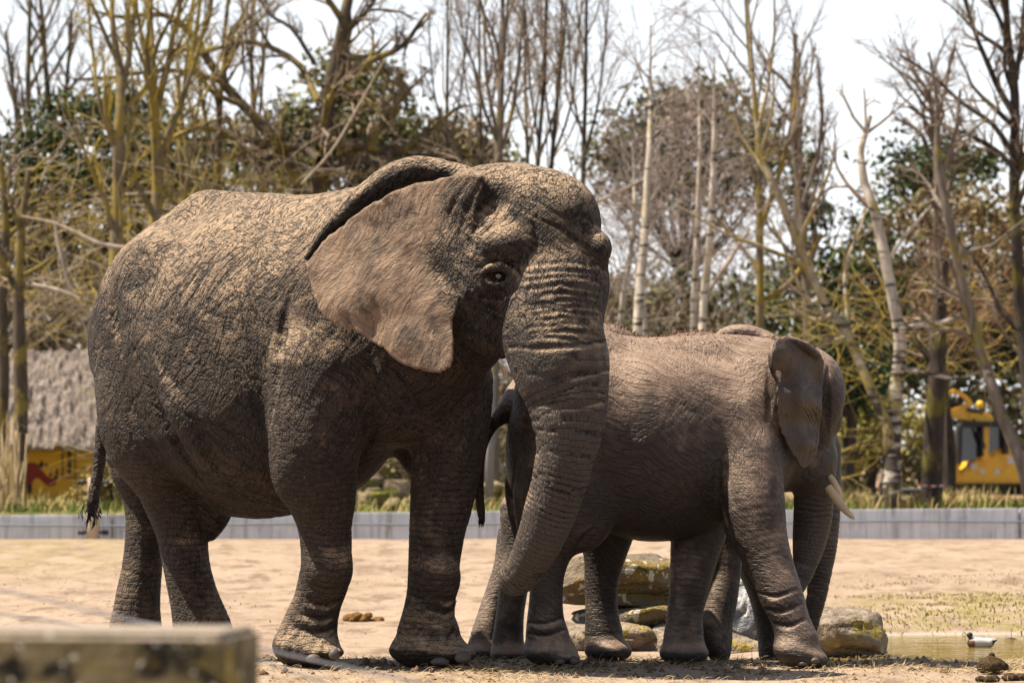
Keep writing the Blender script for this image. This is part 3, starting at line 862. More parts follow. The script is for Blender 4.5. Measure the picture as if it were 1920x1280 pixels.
def simple_mat(name, col, rough=.6, spec=.4, var=0.3, scale=20.0, bump=0.0, coat=0.0):
    m = MB(name, rough, spec)
    n = m.noise(m.pos, scale, 4.0, .6)
    m.color(m.mix(n, tuple(c * (1 - var) for c in col), tuple(min(1, c * (1 + var)) for c in col)))
    if bump: m.bump(n, bump)
    if coat: m.b.inputs['Coat Weight'].default_value = coat
    return m.m

def hairs(name, roots, dirs, mat, parent, w=.0012):
    """Thin tapered triangles standing on roots."""
    roots, dirs = np.asarray(roots), np.asarray(dirs)
    n = len(roots); rng = np.random.default_rng(5)
    side = np.cross(dirs, rng.normal(size=(n, 3))); side /= np.linalg.norm(side, axis=1)[:, None] + 1e-9
    V = np.stack([roots - side * w, roots + side * w, roots + dirs * .6 + rng.normal(size=(n, 3)) * .1 * np.linalg.norm(dirs, axis=1)[:, None] , roots + dirs], 1).reshape(-1, 3)
    i = np.arange(n)[:, None] * 4
    F = np.concatenate([i + [[0, 1, 2]], i + [[0, 2, 3]]])
    return link(name, mesh_np(name, V, F, False), mat, parent)

def tusk(parent, rows, mat):
    q = catmull(rows, 6); sides = 14
    V, F = tube(q[:, :3], q[:, 3], sides)
    return link('tusk', mesh_np('tusk', V, F), mat, parent)

def tube(C, r, sides=6, cap=True):
    """Vertices and quad faces of a tube along the points C."""
    C = np.asarray(C, float); r = np.asarray(r, float); n = len(C)
    T = np.gradient(C, axis=0); T /= np.linalg.norm(T, axis=1)[:, None] + 1e-12
    ref = np.array([.31, .22, .92]) if abs(T[:, 2]).mean() < .9 else np.array([1.0, .1, 0])
    A = np.cross(T, ref); A /= np.linalg.norm(A, axis=1)[:, None] + 1e-12
    B = np.cross(T, A)
    an = np.arange(sides) * 2 * np.pi / sides
    V = (C[:, None] + r[:, None, None] * (np.cos(an)[None, :, None] * A[:, None] + np.sin(an)[None, :, None] * B[:, None])).reshape(-1, 3)
    i = np.arange(n - 1)[:, None] * sides; j = np.arange(sides)[None]
    k = (j + 1) % sides
    F = np.stack([i + j, i + k, i + sides + k, i + sides + j], -1).reshape(-1, 4)
    return V, F

ivory = simple_mat('ivory', (.60, .43, .24), .35, .5, .12, 30)
nail_mat = simple_mat('nail_horn', (.10, .078, .066), .6, .35, .25, 60, .002)
hair_dark = simple_mat('dark_hair', (.02, .018, .018), .6, .3)
hair_red = simple_mat('reddish_hair', (.20, .10, .055), .6, .3)
eye_mat = simple_mat('eye_wet', (.006, .005, .004), .08, .6, .3, 40, 0, 1.0)

def eye(parent, c, r):
    bm = bmesh.new(); bmesh.ops.create_uvsphere(bm, u_segments=20, v_segments=14, radius=r)
    me = bpy.data.meshes.new('eye'); bm.to_mesh(me); bm.free(); me.shade_smooth()
    o = link('eye', me, eye_mat, parent); o.location = c
    return o

ELE = 'elephants standing on the sandy ground'
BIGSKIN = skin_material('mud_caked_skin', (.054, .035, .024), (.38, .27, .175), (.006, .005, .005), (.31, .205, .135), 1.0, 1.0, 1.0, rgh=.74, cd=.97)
YSKIN = skin_material('smooth_brown_skin', (.050, .034, .026), (.36, .25, .182), (.012, .009, .008), (.080, .055, .041), .95, .72, .2, (.02, .60, .10), rgh=.56, cd=.5)  # pale dust colour also paints in the sheen along the back

def make_elephants(hb=.0105, hn=.0095, ht=.015, which='bnt'):
    if 'b' in which:
        e = empty('elephant', Bd(-.6, 0, 0))
        inv = Vector(e.location)
        tag(e, 'largest elephant, dusty wrinkled cow without tusks, trunk hanging across the smaller one', 'elephant', ELE)
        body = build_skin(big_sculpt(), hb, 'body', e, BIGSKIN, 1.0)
        body.matrix_parent_inverse = Matrix.Translation(-inv)
        kids = [eye(e, P(936, 517, 21.070), .022)]
        for c, r, yaw in [(P(627, 1226, 21.66), (.036, .03, .036), R(28)), (P(588, 1234, 21.74), (.046, .03, .028), R(-2)), (P(868, 1232, 21.64), (.05, .035, .042), R(22)), (P(825, 1240, 21.66), (.056, .03, .026), R(-4)),
                          (P(425, 1212, 22.7), (.04, .03, .03), R(25))]:
            kids.append(nail('toenail', e, c, r, yaw, nail_mat))
        rng = np.random.default_rng(3)
        tp = P(173, 945, 23.85)
        rt = tp + rng.normal(size=(60, 3)) * [.03, .03, .035]
        kids.append(hairs('tail_hair', rt, np.stack([rng.normal(0, .025, 60), rng.normal(0, .02, 60), -.05 - .06 * rng.random(60)], 1), hair_dark, e, .0022))
        for k in kids: k.matrix_parent_inverse = Matrix.Translation(-inv)
    if 'n' in which:
        e = empty('elephant', Nd(-.5, 0, 0)); inv = Vector(e.location)
        tag(e, 'young brown elephant with one long pale tusk, walking right beneath the big trunk', 'elephant', ELE)
        sc = near_sculpt()
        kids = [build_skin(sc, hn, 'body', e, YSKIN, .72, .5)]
        kids.append(tusk(e, L([(1553, 913, 22.47, 8), (1563, 927, 22.45, 9), (1576, 945, 22.42, 8.5), (1590, 961, 22.38, 6), (1600, 970, 22.36, 3), (1602, 973, 22.355, .5)]), ivory))
        kids.append(tusk(e, L([(1556, 893, 22.52, 5.5), (1563, 903, 22.50, 6.5), (1570, 916, 22.48, 6), (1576, 929, 22.46, 3.5), (1579, 938, 22.45, .5)]), ivory))
        for c, r, yaw in [(P(1076, 1238, 21.93), (.03, .03, .03), R(40)), (P(1050, 1240, 21.91), (.03, .025, .02), R(5)), (P(1527, 1238, 21.7), (.03, .03, .02), R(20)), (P(1505, 1244, 21.7), (.03, .03, .015), R(0))]:
            kids.append(nail('toenail', e, c, r, yaw, nail_mat))
        rng = np.random.default_rng(4)
        t = rng.random(70); tp = P(902, 957, 22.3) + np.stack([rng.normal(0, .006, 70), rng.normal(0, .006, 70), -.05 * t + .02], 1)
        kids.append(hairs('tail_hair', tp, np.stack([rng.normal(.002, .006, 70), rng.normal(0, .006, 70), -.04 - .05 * rng.random(70)], 1), hair_dark, e, .0010))
        n = 1500
        f = np.where(rng.random(n) < .45, rng.uniform(.14, .36, n), rng.uniform(-1.0, .1, n)); s = rng.normal(0, .10, n)
        rt = np.array([Nd(a, b, 0) for a, b in zip(f, s)])
        rt[:, 2] = 2.15
        for _ in range(30):                                # drop the roots onto the back
            d = sc.d(rt, 0.5); rt[:, 2] -= np.clip(d, 0, .04)
        rt = rt[np.abs(sc.d(rt, .1)) < .03]; n = len(rt)
        kids.append(hairs('back_hair', rt, np.stack([rng.normal(.006, .012, n), rng.normal(0, .012, n), .008 + .014 * rng.random(n)], 1), hair_red, e, .0005))
        for k in kids: k.matrix_parent_inverse = Matrix.Translation(-inv)
    if 't' in which:
        e = empty('elephant', Td(-.5, 0, 0)); inv = Vector(e.location)
        tag(e, 'third elephant almost hidden behind the smaller tusked one, its trunk and legs showing', 'elephant', ELE)
        sc = third_sculpt()
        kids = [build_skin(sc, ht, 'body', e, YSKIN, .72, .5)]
        rng = np.random.default_rng(6); n = 1500
        f = rng.uniform(-.8, .3, n); s = rng.normal(0, .07, n)
        rt = np.array([Td(a, b, 0) for a, b in zip(f, s)]); rt[:, 2] = 2.2
        for _ in range(30):
            d = sc.d(rt, 0.5); rt[:, 2] -= np.clip(d, 0, .04)
        rt = rt[np.abs(sc.d(rt, .1)) < .03]; n = len(rt)
        kids.append(hairs('back_hair', rt, np.stack([rng.normal(.004, .012, n), rng.normal(0, .012, n), .012 + .018 * rng.random(n)], 1), hair_red, e, .0006))
        for k in kids: k.matrix_parent_inverse = Matrix.Translation(-inv)
# ------------------------------------------------------------------ ground, water, wall
def sm(a, b, x): return sstep(a, b, np.asarray(x, float))

WALL_Y = 61.0
def ground_z(x, y):
    x, y = np.asarray(x, float), np.asarray(y, float)
    p = np.stack([x, y * .6, np.zeros_like(x)], -1)
    z = 0.012 * fbm(p, 2.2, 3, 41) * (1 - sm(60, 62, y))
    z += sm(24, 28, y) * (1 - sm(52, 60, y)) * (1 - sm(1.2, 2.2, x) * (1 - sm(28.5, 30, y))) * (.022 * vnoise(p, 1.6, 46) + .012 * vnoise(p, 4.0, 47))
    z += sm(26, 34, y) * (1 - sm(52, 60, y)) * (.10 * vnoise(p, .22, 43) + .04 * vnoise(p, .7, 44))
    pond = sm(1.75, 2.9, x) * sm(22.7, 23.6, y) * (1 - sm(25.6, 28.6, y + .25 * np.sin(x * 1.3))) * (1 - sm(11, 14, x))
    z -= .42 * pond
    z -= .05 * sm(22.8, 24, y) * (1 - sm(30, 40, y))
    z += (.41 + .035 * sm(-8, 10, x)) * sm(WALL_Y + .12, WALL_Y + .2, y)
    z += sm(63, 100, y) * .15 * vnoise(p, .12, 45)
    return z

def axis_steps(parts):
    return np.unique(np.round(np.concatenate([np.arange(a, b, s) for a, b, s in parts]), 4))

def make_ground():
    ys = axis_steps([(-30, 18, 4), (18, 31, .07), (31, 60.9, .3), (60.9, 61.4, .04), (61.4, 120, .8), (120, 400, 20), (400, 2600, 200)])
    xs = axis_steps([(-2000, -100, 200), (-100, -14, 6), (-14, -4.5, .35), (-4.5, 5.2, .08), (5.2, 14, .35), (14, 100, 6), (100, 2001, 200)])
    X, Y = np.meshgrid(xs, ys)
    Z = ground_z(X, Y)
    V = np.stack([X, Y, Z], -1).reshape(-1, 3)
    nx, ny = len(xs), len(ys)
    i = np.arange(ny - 1)[:, None] * nx + np.arange(nx - 1)[None]
    F = np.stack([i, i + 1, i + nx + 1, i + nx], -1).reshape(-1, 4)
    m = MB('sandy_ground', .95, .12)
    p = m.pos
    xyz = m.sep(p)
    px = m.vscale(p, (1, .35, 1))
    n1 = m.noise(px, .9, 5, .62); n2 = m.noise(p, 9, 4, .65); n3 = m.noise(px, 2.8, 5, .7); n4 = m.noise(p, 60, 3, .7)
    sand = m.mix(m.ss(n1, .35, .7), (0.395, 0.300, 0.225), (0.315, 0.232, 0.170))
    sand = m.mix(m.ss(n3, .47, .64), sand, (0.215, 0.152, 0.108))
    n5 = m.noise(m.vscale(p, (1, .22, 1)), 5.5, 5, .7)
    sand = m.mix(m.ss(n5, .56, .72, 0, .6), sand, (0.20, 0.145, 0.105))
    sand = m.mix(m.ss(n5, .44, .30, 0, .6), sand, (0.47, 0.37, 0.275))
    sand = m.mix(m.ss(n2, .52, .75, 0, .75), sand, (0.408, 0.313, 0.211))
    sand = m.mix(m.ss(n4, .56, .76, 0, .7), sand, (0.116, 0.078, 0.051))
    # dry grass on the far bank, green turf behind the wall
    gx = m.ss(m.add(xyz[0], m.mul(xyz[1], -.045)), .9, 2.2)
    gy = m.math('MULTIPLY', m.ss(xyz[1], 26.5, 28.5), m.ss(xyz[1], 33, 40, 1, 0))
    gl = m.math('MULTIPLY', m.ss(xyz[1], 36, 44), m.ss(xyz[0], -5.5, -3.0, .6, 0))
    gw = m.add(m.mul(gx, gy), gl)
    grass = m.mix(m.ss(m.noise(px, 5.5, 5, .65), .35, .65), (0.204, 0.170, 0.058), (0.313, 0.252, 0.129))
    sand = m.mix(m.mul(gw, m.ss(m.noise(px, 2.3, 4, .6), .38, .58)), sand, grass)
    turf = m.mix(m.ss(m.noise(px, 1.2, 5, .65), .35, .65), (.085, .115, .02), (.26, .185, .09))
    path = m.math('MULTIPLY', m.ss(m.sub(xyz[0], m.mul(xyz[1], .088)), -.5, -.1), m.ss(m.sub(xyz[0], m.mul(xyz[1], .097)), .0, .4, 1, 0))
    turf = m.mix(m.mul(path, m.ss(xyz[1], 64, 68)), turf, (.55, .40, .31))
    dirt = m.ss(xyz[0], 5.2, 7.0)
    turf = m.mix(m.mul(dirt, .75), turf, m.mix(n1, (.24, .14, .075), (.40, .27, .18)))
    shore = m.mul(m.mul(m.ss(xyz[2], -.115, -.09), m.ss(xyz[2], -.06, -.078)), m.mul(m.mul(m.ss(xyz[1], 25.2, 25.8), m.ss(xyz[1], 28.6, 29.2, 1, 0)), m.ss(xyz[0], 1.5, 1.9)))
    sand = m.mix(m.mul(shore, .8), sand, (.42, .37, .33))
    m.color(m.mix(m.ss(xyz[1], 61.05, 61.15), sand, turf))
    m.bump(m.add(m.mul(n2, .6), m.add(m.mul(n3, 1.2), m.mul(n4, .25))), .035, 1.0)
    o = link('ground', mesh_np('ground', V, F), m.m)
    tag(o, kind='structure')

def make_water():
    xs, ys = np.linspace(1.2, 14, 60), np.linspace(22.5, 29.5, 40)
    X, Y = np.meshgrid(xs, ys)
    V = np.stack([X, Y, np.full_like(X, -.085)], -1).reshape(-1, 3)
    i = np.arange(39)[:, None] * 60 + np.arange(59)[None]
    F = np.stack([i, i + 1, i + 61, i + 60], -1).reshape(-1, 4)
    m = MB('murky_water', .06, .5)
    m.b.inputs['IOR'].default_value = 1.33
    m.color((.30, .215, .055))
    m.bump(m.noise(m.vscale(m.pos, (1, 2.2, 1)), 3.2, 3, .55), .010)
    tag(link('pond_water', mesh_np('pond_water', V, F), m.m), kind='structure')

def box_mesh(name, sx, sy, sz, bevel=.01, seg=2, taper=None):
    bm = bmesh.new()
    bmesh.ops.create_cube(bm, size=1)
    for v in bm.verts:
        v.co.x *= sx; v.co.y *= sy; v.co.z *= sz
        if taper and v.co.z > 0: v.co.x *= taper; v.co.y *= taper
    if bevel: bmesh.ops.bevel(bm, geom=bm.edges[:], offset=bevel, segments=seg, affect='EDGES', profile=.5)
    me = bpy.data.meshes.new(name); bm.to_mesh(me); bm.free()
    return me

def part(name, me, mat, parent, loc=(0, 0, 0), rot=(0, 0, 0)):
    o = link(name, me, mat, parent); o.location, o.rotation_euler = loc, rot
    return o

def make_wall():
    m = MB('weathered_concrete', .9, .2)
    p = m.pos
    st = m.noise(m.vscale(p, (7, 1, .5)), 1.3, 6, .75); n = m.noise(p, 3.0, 5, .6)
    c = m.mix(m.ss(n, .35, .7), (.80, .81, .85), (.66, .67, .70))
    c = m.mix(m.ss(st, .44, .74, 0, .85), c, (.20, .20, .215))
    c = m.mix(m.ss(m.noise(m.vscale(p, (3, 1, .6)), 1.6, 3), .60, .74, 0, .6), c, (.23, .20, .12))
    m.color(c); m.bump(m.noise(p, 22, 4), .006)
    root = empty('concrete_wall', (0, WALL_Y, 0))
    tag(root, 'low grey concrete retaining wall running across the far side of the enclosure', 'wall')
    xs = [-22.0, -16.6, -11.4, -6.34, -1.55, 3.25, 8.05, 12.9, 18.0, 23.0]
    for a, b in zip(xs[:-1], xs[1:]):
        bm = bmesh.new()
        za, zb = .385 + (a + 7) * .0072, .385 + (b + 7) * .0072
        zo = random.Random(int(a * 10)).uniform(-.008, .008)
        co = [(a + .012, -.09, -.25), (b - .012, -.09, -.25), (b - .012, .09, -.25), (a + .012, .09, -.25),
              (a + .012, -.09, za + zo), (b - .012, -.09, zb + zo), (b - .012, .09, zb + zo), (a + .012, .09, za + zo)]
        vs_ = [bm.verts.new(v) for v in co]
        for f in ((3, 2, 1, 0), (4, 5, 6, 7), (0, 1, 5, 4), (1, 2, 6, 5), (2, 3, 7, 6), (3, 0, 4, 7)): bm.faces.new([vs_[i] for i in f])
        bmesh.ops.bevel(bm, geom=bm.edges[:], offset=.015, segments=2, affect='EDGES')
        me = bpy.data.meshes.new('panel'); bm.to_mesh(me); bm.free()
        part('panel', me, m.m, root)
    # blue line strung along the wall
    t = np.linspace(-20, 22, 60)
    C = np.stack([t, np.full(60, WALL_Y - .17), .245 + .0045 * t + .012 * np.sin(t * 1.3)], 1)
    V, F = tube(C, np.full(60, .016), 6)
    o = link('hose', mesh_np('hose', V, F), simple_mat('blue_hose', (.19, .215, .25), .5))
    tag(o, 'long blue hose strung along the front of the low concrete wall', 'hose')

def lathe(name, prof, n=20):
    """Surface of revolution about z; prof rows (r, z)."""
    pr = np.array(prof, float); a = np.arange(n) * 2 * np.pi / n
    V = np.stack([pr[:, None, 0] * np.cos(a), pr[:, None, 0] * np.sin(a), np.repeat(pr[:, 1:2], n, 1)], -1).reshape(-1, 3)
    i = np.arange(len(pr) - 1)[:, None] * n; j = np.arange(n)[None]; k = (j + 1) % n
    F = np.stack([i + j, i + k, i + n + k, i + n + j], -1).reshape(-1, 4)
    return mesh_np(name, V, F)

def wood_mat(name, c, moss=None):
    m = MB(name, .85, .2)
    n = m.noise(m.vscale(m.pos, (18, 18, 1.2)), 2, 4, .6)
    col = m.mix(n, tuple(x * .65 for x in c), c)
    if moss: col = m.mix(m.ss(m.noise(m.pos, 4, 4, .6), .45, .62), col, moss)
    m.color(col); m.bump(n, .006)
    return m.m

black_mat = simple_mat('black_plastic', (.015, .016, .02), .45, .4, .2)

def make_posts():
    pale = wood_mat('peeled_wood', (.66, .50, .36))
    grey = wood_mat('grey_wood', (.30, .28, .27))
    e = empty('fence_post', (*P(175, 1010, 60.6)[:2], 0))
    tag(e, 'short pale wooden post with black insulators in front of the concrete wall', 'post')
    part('post', lathe('post', [(0.0, -.2), (.098, -.2), (.102, .3), (.097, .8), (.094, .955), (.085, .972), (0, .976)]), pale, e)
    for z in (.11, .90):
        for sx in (-1, 1):
            part('insulator', lathe('insulator', [(0, 0), (.02, 0), (.02, .05), (.042, .06), (.046, .09), (.03, .10), (.03, .115), (.044, .125), (.04, .15), (0, .155)], 12), black_mat, e, (sx * .088, -.02, z), (0, R(90) * sx, 0))
    for px, y0, y1, Y, w, tilt, lab, mat in [
            (664, 868, 962, 63.0, 11, 1.5, 'thin grey pole standing behind the wall between the big elephant\'s front legs', grey),
            (917, 735, 962, 64.0, 17, 1.0, 'tall grey post behind the wall beside the young elephant\'s tail', grey),
            (946, 885, 962, 63.5, 12, 22.0, 'pale leaning stake behind the wall next to the young elephant\'s rump', pale)]:
        a = P(px, y1, Y); h = (y1 - y0) * Y / F_PX + .2; r = w / 2 * Y / F_PX
        e = tag(link('wooden_post', lathe('wooden_post', [(0, -.2), (r * 1.05, -.2), (r, h * .5), (r * .95, h - .02), (r * .8, h), (0, h + .005)], 12), mat), lab, 'post')
        e.location = (a[0], Y, .42); e.rotation_euler = (0, R(tilt), 0)

# ------------------------------------------------------------------ rocks
def rock_mesh(name, sx, sy, sz, seed, cuts=14, rough=.16):
    bm = bmesh.new(); bmesh.ops.create_icosphere(bm, subdivisions=5, radius=1)
    V = np.array([v.co[:] for v in bm.verts], np.float32)
    rng = np.random.default_rng(seed)
    q = np.sign(V) * np.abs(V) ** .34                       # blocky
    q /= np.abs(q).max()
    for _ in range(cuts):                                     # split faces
        n = rng.normal(size=3); n /= np.linalg.norm(n); d = rng.uniform(.62, 1.0)
        s = q @ n - d; q = q - np.where(s > 0, s, 0)[:, None] * n * .9
    q = q * np.array([sx, sy, sz])
    d = fbm(q.astype(np.float32), 3.2, 5, seed) * rough * min(sx, sy, sz) * .8 - .02 * sstep(.12, 0, np.abs(vnoise(q.astype(np.float32), 5.5, seed + 9)))
    strat = vnoise((q * [.6, .6, 11]).astype(np.float32), 1.3, seed + 5) * .13 * min(sx, sy)
    L_ = np.linalg.norm(V, axis=1)[:, None]
    q = q + V / L_ * d[:, None]; q[:, :2] += (V / L_)[:, :2] * strat[:, None]
    for v, c in zip(bm.verts, q): v.co = c
    me = bpy.data.meshes.new(name); bm.to_mesh(me); bm.free(); me.shade_smooth()
    return me

def rock_mat(name, base, lichen, amt, white=0.0):
    m = MB(name, .92, .2)
    p = m.pos
    n = m.noise(p, 5, 6, .65)
    c = m.mix(m.ss(n, .3, .7), tuple(x * .55 for x in base), base)
    c = m.mix(m.ss(m.noise(m.vscale(p, (1, 1, 3)), 6, 5, .7), .56, .66, 0, .8), c, tuple(x * .25 for x in base))
    c = m.mix(m.mul(m.ss(m.noise(p, 3.3, 5, .65), .62 - .25 * amt, .70 - .2 * amt), .9), c, lichen)
    if white: c = m.mix(m.mul(m.ss(m.noise(p, 14, 3, .5), .58, .64), white), c, (.78, .74, .66))
    m.color(c); m.bump(m.add(n, m.mul(m.noise(p, 24, 4, .6), .6)), .06)
    return m.m

def make_rocks():
    lich = rock_mat('lichen_rock', (.25, .20, .14), (.22, .155, .035), .6, .7)
    grey = rock_mat('grey_rock', (.30, .31, .34), (.22, .19, .10), .15, .5)
    sand = rock_mat('tan_rock', (.34, .27, .205), (.30, .22, .02), .3, .2)
    def rock(px, py, Y, sx, sy, sz, mat, seed, label, rz=0, grp=None, tilt=0):
        a = P(px, py, Y)
        o = link('rock', rock_mesh('rock', sx, sy, sz, seed), mat)
        o.location = a; o.rotation_euler = (0, R(tilt), R(rz))
        return tag(o, label, 'rock', grp)
    g = 'rocks heaped by the pond behind the young elephants'
    rock(1172, 1077, 25.6, .46, .30, .150, lich, 2, 'top lichen speckled slab of the layered heap behind the young elephant', 3, g, 1)
    rock(1165, 1120, 25.75, .42, .30, .070, lich, 3, 'thin dark brown slab second from the top of the layered rock heap', -4, g)
    rock(1178, 1160, 25.55, .46, .30, .130, lich, 4, 'yellow mossy slab with white spots, middle of the layered rock heap', 3, g, -2)
    rock(1122, 1222, 25.3, .36, .32, .20, sand, 5, 'pale tan boulder at the foot of the layered rock heap, left half', 8, g)
    rock(1245, 1218, 25.3, .34, .28, .20, sand, 6, 'tan rubbly boulder at the foot of the heap beside the grey boulder', -10, g)
    rock(1412, 1172, 25.4, .30, .26, .30, grey, 7, 'blue grey boulder seen between the young elephant\'s front legs', 20, g)
    rock(1375, 1104, 25.9, .30, .22, .10, grey, 8, 'flat grey stone lying on top behind the blue grey boulder', 0, g)
    rock(1335, 1228, 25.0, .36, .25, .17, sand, 14, 'low tan stone in front of the blue grey boulder between the legs', 0, g)
    rock(1575, 1196, 25.0, .30, .27, .19, sand, 9, 'tan rock with a bright yellow lichen end at the edge of the pond', 12, g)
    rock(1545, 1156, 25.9, .13, .15, .028, grey, 10, 'flat grey stone on the bank behind the yellow ended rock', 0, g)
    rock(1595, 1248, 24.7, .22, .22, .05, sand, 11, 'dark low ledge under the yellow ended rock at the waterline', -8, g)
    rock(1908, 1204, 27.6, .09, .09, .045, sand, 12, 'small brown stone at the far waterline near the right edge', 0)
    g2 = 'mossy stones on the grass behind the concrete wall'
    moss = rock_mat('mossy_rock', (.40, .30, .20), (.16, .17, .02), .6)
    for k, (px, py, Y, s, lab) in enumerate([(700, 935, 63.5, .28, 'mossy brown stone behind the wall nearest the big elephant\'s near foreleg'), (738, 948, 63.0, .22, 'small green stone just above the wall between the big elephant\'s forelegs'),
                                             (752, 920, 66, .34, 'tan boulder on the grass bank between the big elephant\'s forelegs'), (690, 905, 68, .30, 'upper brown boulder high on the bank between the forelegs'),
                                             (925, 915, 65, .26, 'brown stone behind the wall beside the young elephant\'s tail'), (1650, 948, 63.5, .24, 'grey stone in the grass at the foot of the birch, left side'), (1690, 944, 63.6, .22, 'mossy stone in the grass at the foot of the birch, right side')]):
        rock(px, py, Y, s, s * .8, s * .62, moss, 20 + k, lab, 40 * k, g2)

# ------------------------------------------------------------------ trees
UP = Vector((0, 0, 1))
def rvec(rg): return Vector((rg.gauss(0, 1), rg.gauss(0, 1), rg.gauss(0, 1)))

def grow(out, p, d, L_, r, lev, pr, rg):
    n = max(3, min(9, int(L_ / pr['seg'][min(lev, len(pr['seg']) - 1)])))
    pts, rad = [p.copy()], [r]
    d = d.normalized(); st = L_ / n
    w, tr = pr['wig'][min(lev, len(pr['wig']) - 1)], pr['trop'][min(lev, len(pr['trop']) - 1)]
    for i in range(n):
        d = (d + rvec(rg) * w + UP * tr).normalized()
        p = p + d * st
        pts.append(p.copy()); rad.append(max(pr['rmin'], r * (1 - .85 * (i + 1) / n)))
    out.append((lev, pts, rad))
    spawn(out, pts, rad, L_, lev, pr, rg)

def spawn(out, pts, rad, L_, lev, pr, rg, t0=None):
    if lev >= pr['levels']: return
    k = pr['n'][lev]
    k = int(k) if k >= 1 else (1 if rg.random() < k else 0)
    a0, a1 = pr['ang'][min(lev, len(pr['ang']) - 1)]
    t0 = pr['t0'][min(lev, len(pr['t0']) - 1)] if t0 is None else t0
    for j in range(k):
        t = t0 + (1 - t0) * (j + rg.random()) / k
        f = t * (len(pts) - 1); i = min(int(f), len(pts) - 2)
        q = pts[i].lerp(pts[i + 1], f - i)
        ax = (pts[i + 1] - pts[i]).normalized()
        side = ax.cross(rvec(rg)).normalized()
        a = R(rg.uniform(a0, a1))
        d = ax * math.cos(a) + side * math.sin(a)
        ln = L_ * pr['ratio'][min(lev, len(pr['ratio']) - 1)] * (1.1 - .6 * t) * rg.uniform(.7, 1.25)
        rr = max(pr['rmin'], min(rad[i] * .65, rad[0] * pr['rr']))
        grow(out, q, d, ln, rr, lev + 1, pr, rg)

def tubes_mesh(name, polys, sides):
    """One mesh of many tubes, batched by point count."""
    Vs, Fs, base = [], [], 0
    groups = {}
    for pts, rad in polys: groups.setdefault(len(pts), []).append((pts, rad))
    for n, lst in groups.items():
        C = np.array([[tuple(v) for v in pts] for pts, _ in lst]); r = np.array([x for _, x in lst])
        B = len(lst)
        T = np.gradient(C, axis=1); T /= np.linalg.norm(T, axis=2, keepdims=True) + 1e-9
        ref = np.where(np.abs(T[:, :1, 2:3]) < .8, np.array([0, 0, 1.0]), np.array([1.0, 0, 0]))
        A = np.cross(T, np.broadcast_to(ref, T.shape)); A /= np.linalg.norm(A, axis=2, keepdims=True) + 1e-9
        Bn = np.cross(T, A)
        an = np.arange(sides) * 2 * np.pi / sides
        V = C[:, :, None] + r[:, :, None, None] * (np.cos(an)[None, None, :, None] * A[:, :, None] + np.sin(an)[None, None, :, None] * Bn[:, :, None])
        i = base + np.arange(B)[:, None, None] * n * sides + np.arange(n - 1)[None, :, None] * sides
        j = np.arange(sides)[None, None]; k = (j + 1) % sides
        Fs.append(np.stack([i + j, i + k, i + sides + k, i + sides + j], -1).reshape(-1, 4))
        Vs.append(V.reshape(-1, 3)); base += B * n * sides
    return mesh_np(name, np.concatenate(Vs), np.concatenate(Fs))

def bark(name, base, moss=None, amt=.5, white=False):
    m = MB(name, .9, .15)
    p = m.pos
    n = m.noise(m.vscale(p, (6, 6, 1.5)), 1.5, 4, .6)
    c = m.mix(m.ss(n, .3, .7), tuple(x * .55 for x in base), base)
    if white:
        band = m.noise(m.vscale(p, (1.2, 1.2, 6)), 1.6, 3, .6)
        z = m.sep(p)[2]
        c = m.mix(m.ss(m.add(band, m.mul(m.ss(z, .5, 5.0, 1, 0), .18)), .56, .66), c, (.07, .055, .045))
    if moss: c = m.mix(m.ss(m.noise(p, 1.7, 4, .65), .62 - .3 * amt, .72 - .3 * amt), c, moss)
    m.color(c)
    return m.m

def path_pts(path, Y):
    """(px, py[, dY], radius px) rows -> points and radii."""
    rows = []
    for q in path:
        px, py, rp = q[0], q[1], q[2]; dy = q[3] if len(q) > 3 else 0.0
        rows.append([*P(px, py, Y + dy), rp * Y / F_PX])
    c = catmull(rows, 3)
    return [Vector(v[:3]) for v in c], list(c[:, 3])

def tree(name, label, Y, paths, pr, mat, twigmat=None, seed=1, group=None, wander=.12, t0=.3, leaf=None, cat='tree', thick=.028):
    """A tree whose main limbs follow given paths; the finer branches grow from them."""
    rg = random.Random(seed)
    main, fine = [], []
    for path in paths:
        pts, rad = path_pts(path, Y)
        off = Vector((0, 0, 0))
        for i in range(1, len(pts)):                       # limbs bend in depth too
            off = off + Vector((0, rg.gauss(0, 1) * wander * .9, 0)); pts[i] = pts[i] + off
        main.append((pts, rad))
        ln = sum((a - b).length for a, b in zip(pts[1:], pts[:-1]))
        out = []
        spawn(out, pts, rad, ln, 0, pr, rg, t0)
        for lev, a, b in out: (main if lev <= 1 and max(b) > thick else fine).append((a, b))
    b0 = main[0][0][0]
    root = empty(name, (b0.x, b0.y, float(ground_z(b0.x, b0.y))))
    tag(root, label, cat, group)
    inv = Matrix.Translation(-Vector(root.location))
    o = link('trunk', tubes_mesh('trunk', main, 7), mat, root); o.matrix_parent_inverse = inv
    if fine:
        o = link('crown', tubes_mesh('crown', fine, 3), twigmat or mat, root); o.matrix_parent_inverse = inv
    if leaf:
        rng = np.random.default_rng(seed)
        tips = np.array([tuple(a[-1]) for a, b in fine]); tips = tips[rng.random(len(tips)) < leaf[2]]
        o = link('foliage', leaf_mesh('foliage', tips, leaf[1], leaf[3], leaf[4], rng), leaf[0], root); o.matrix_parent_inverse = inv
    return root

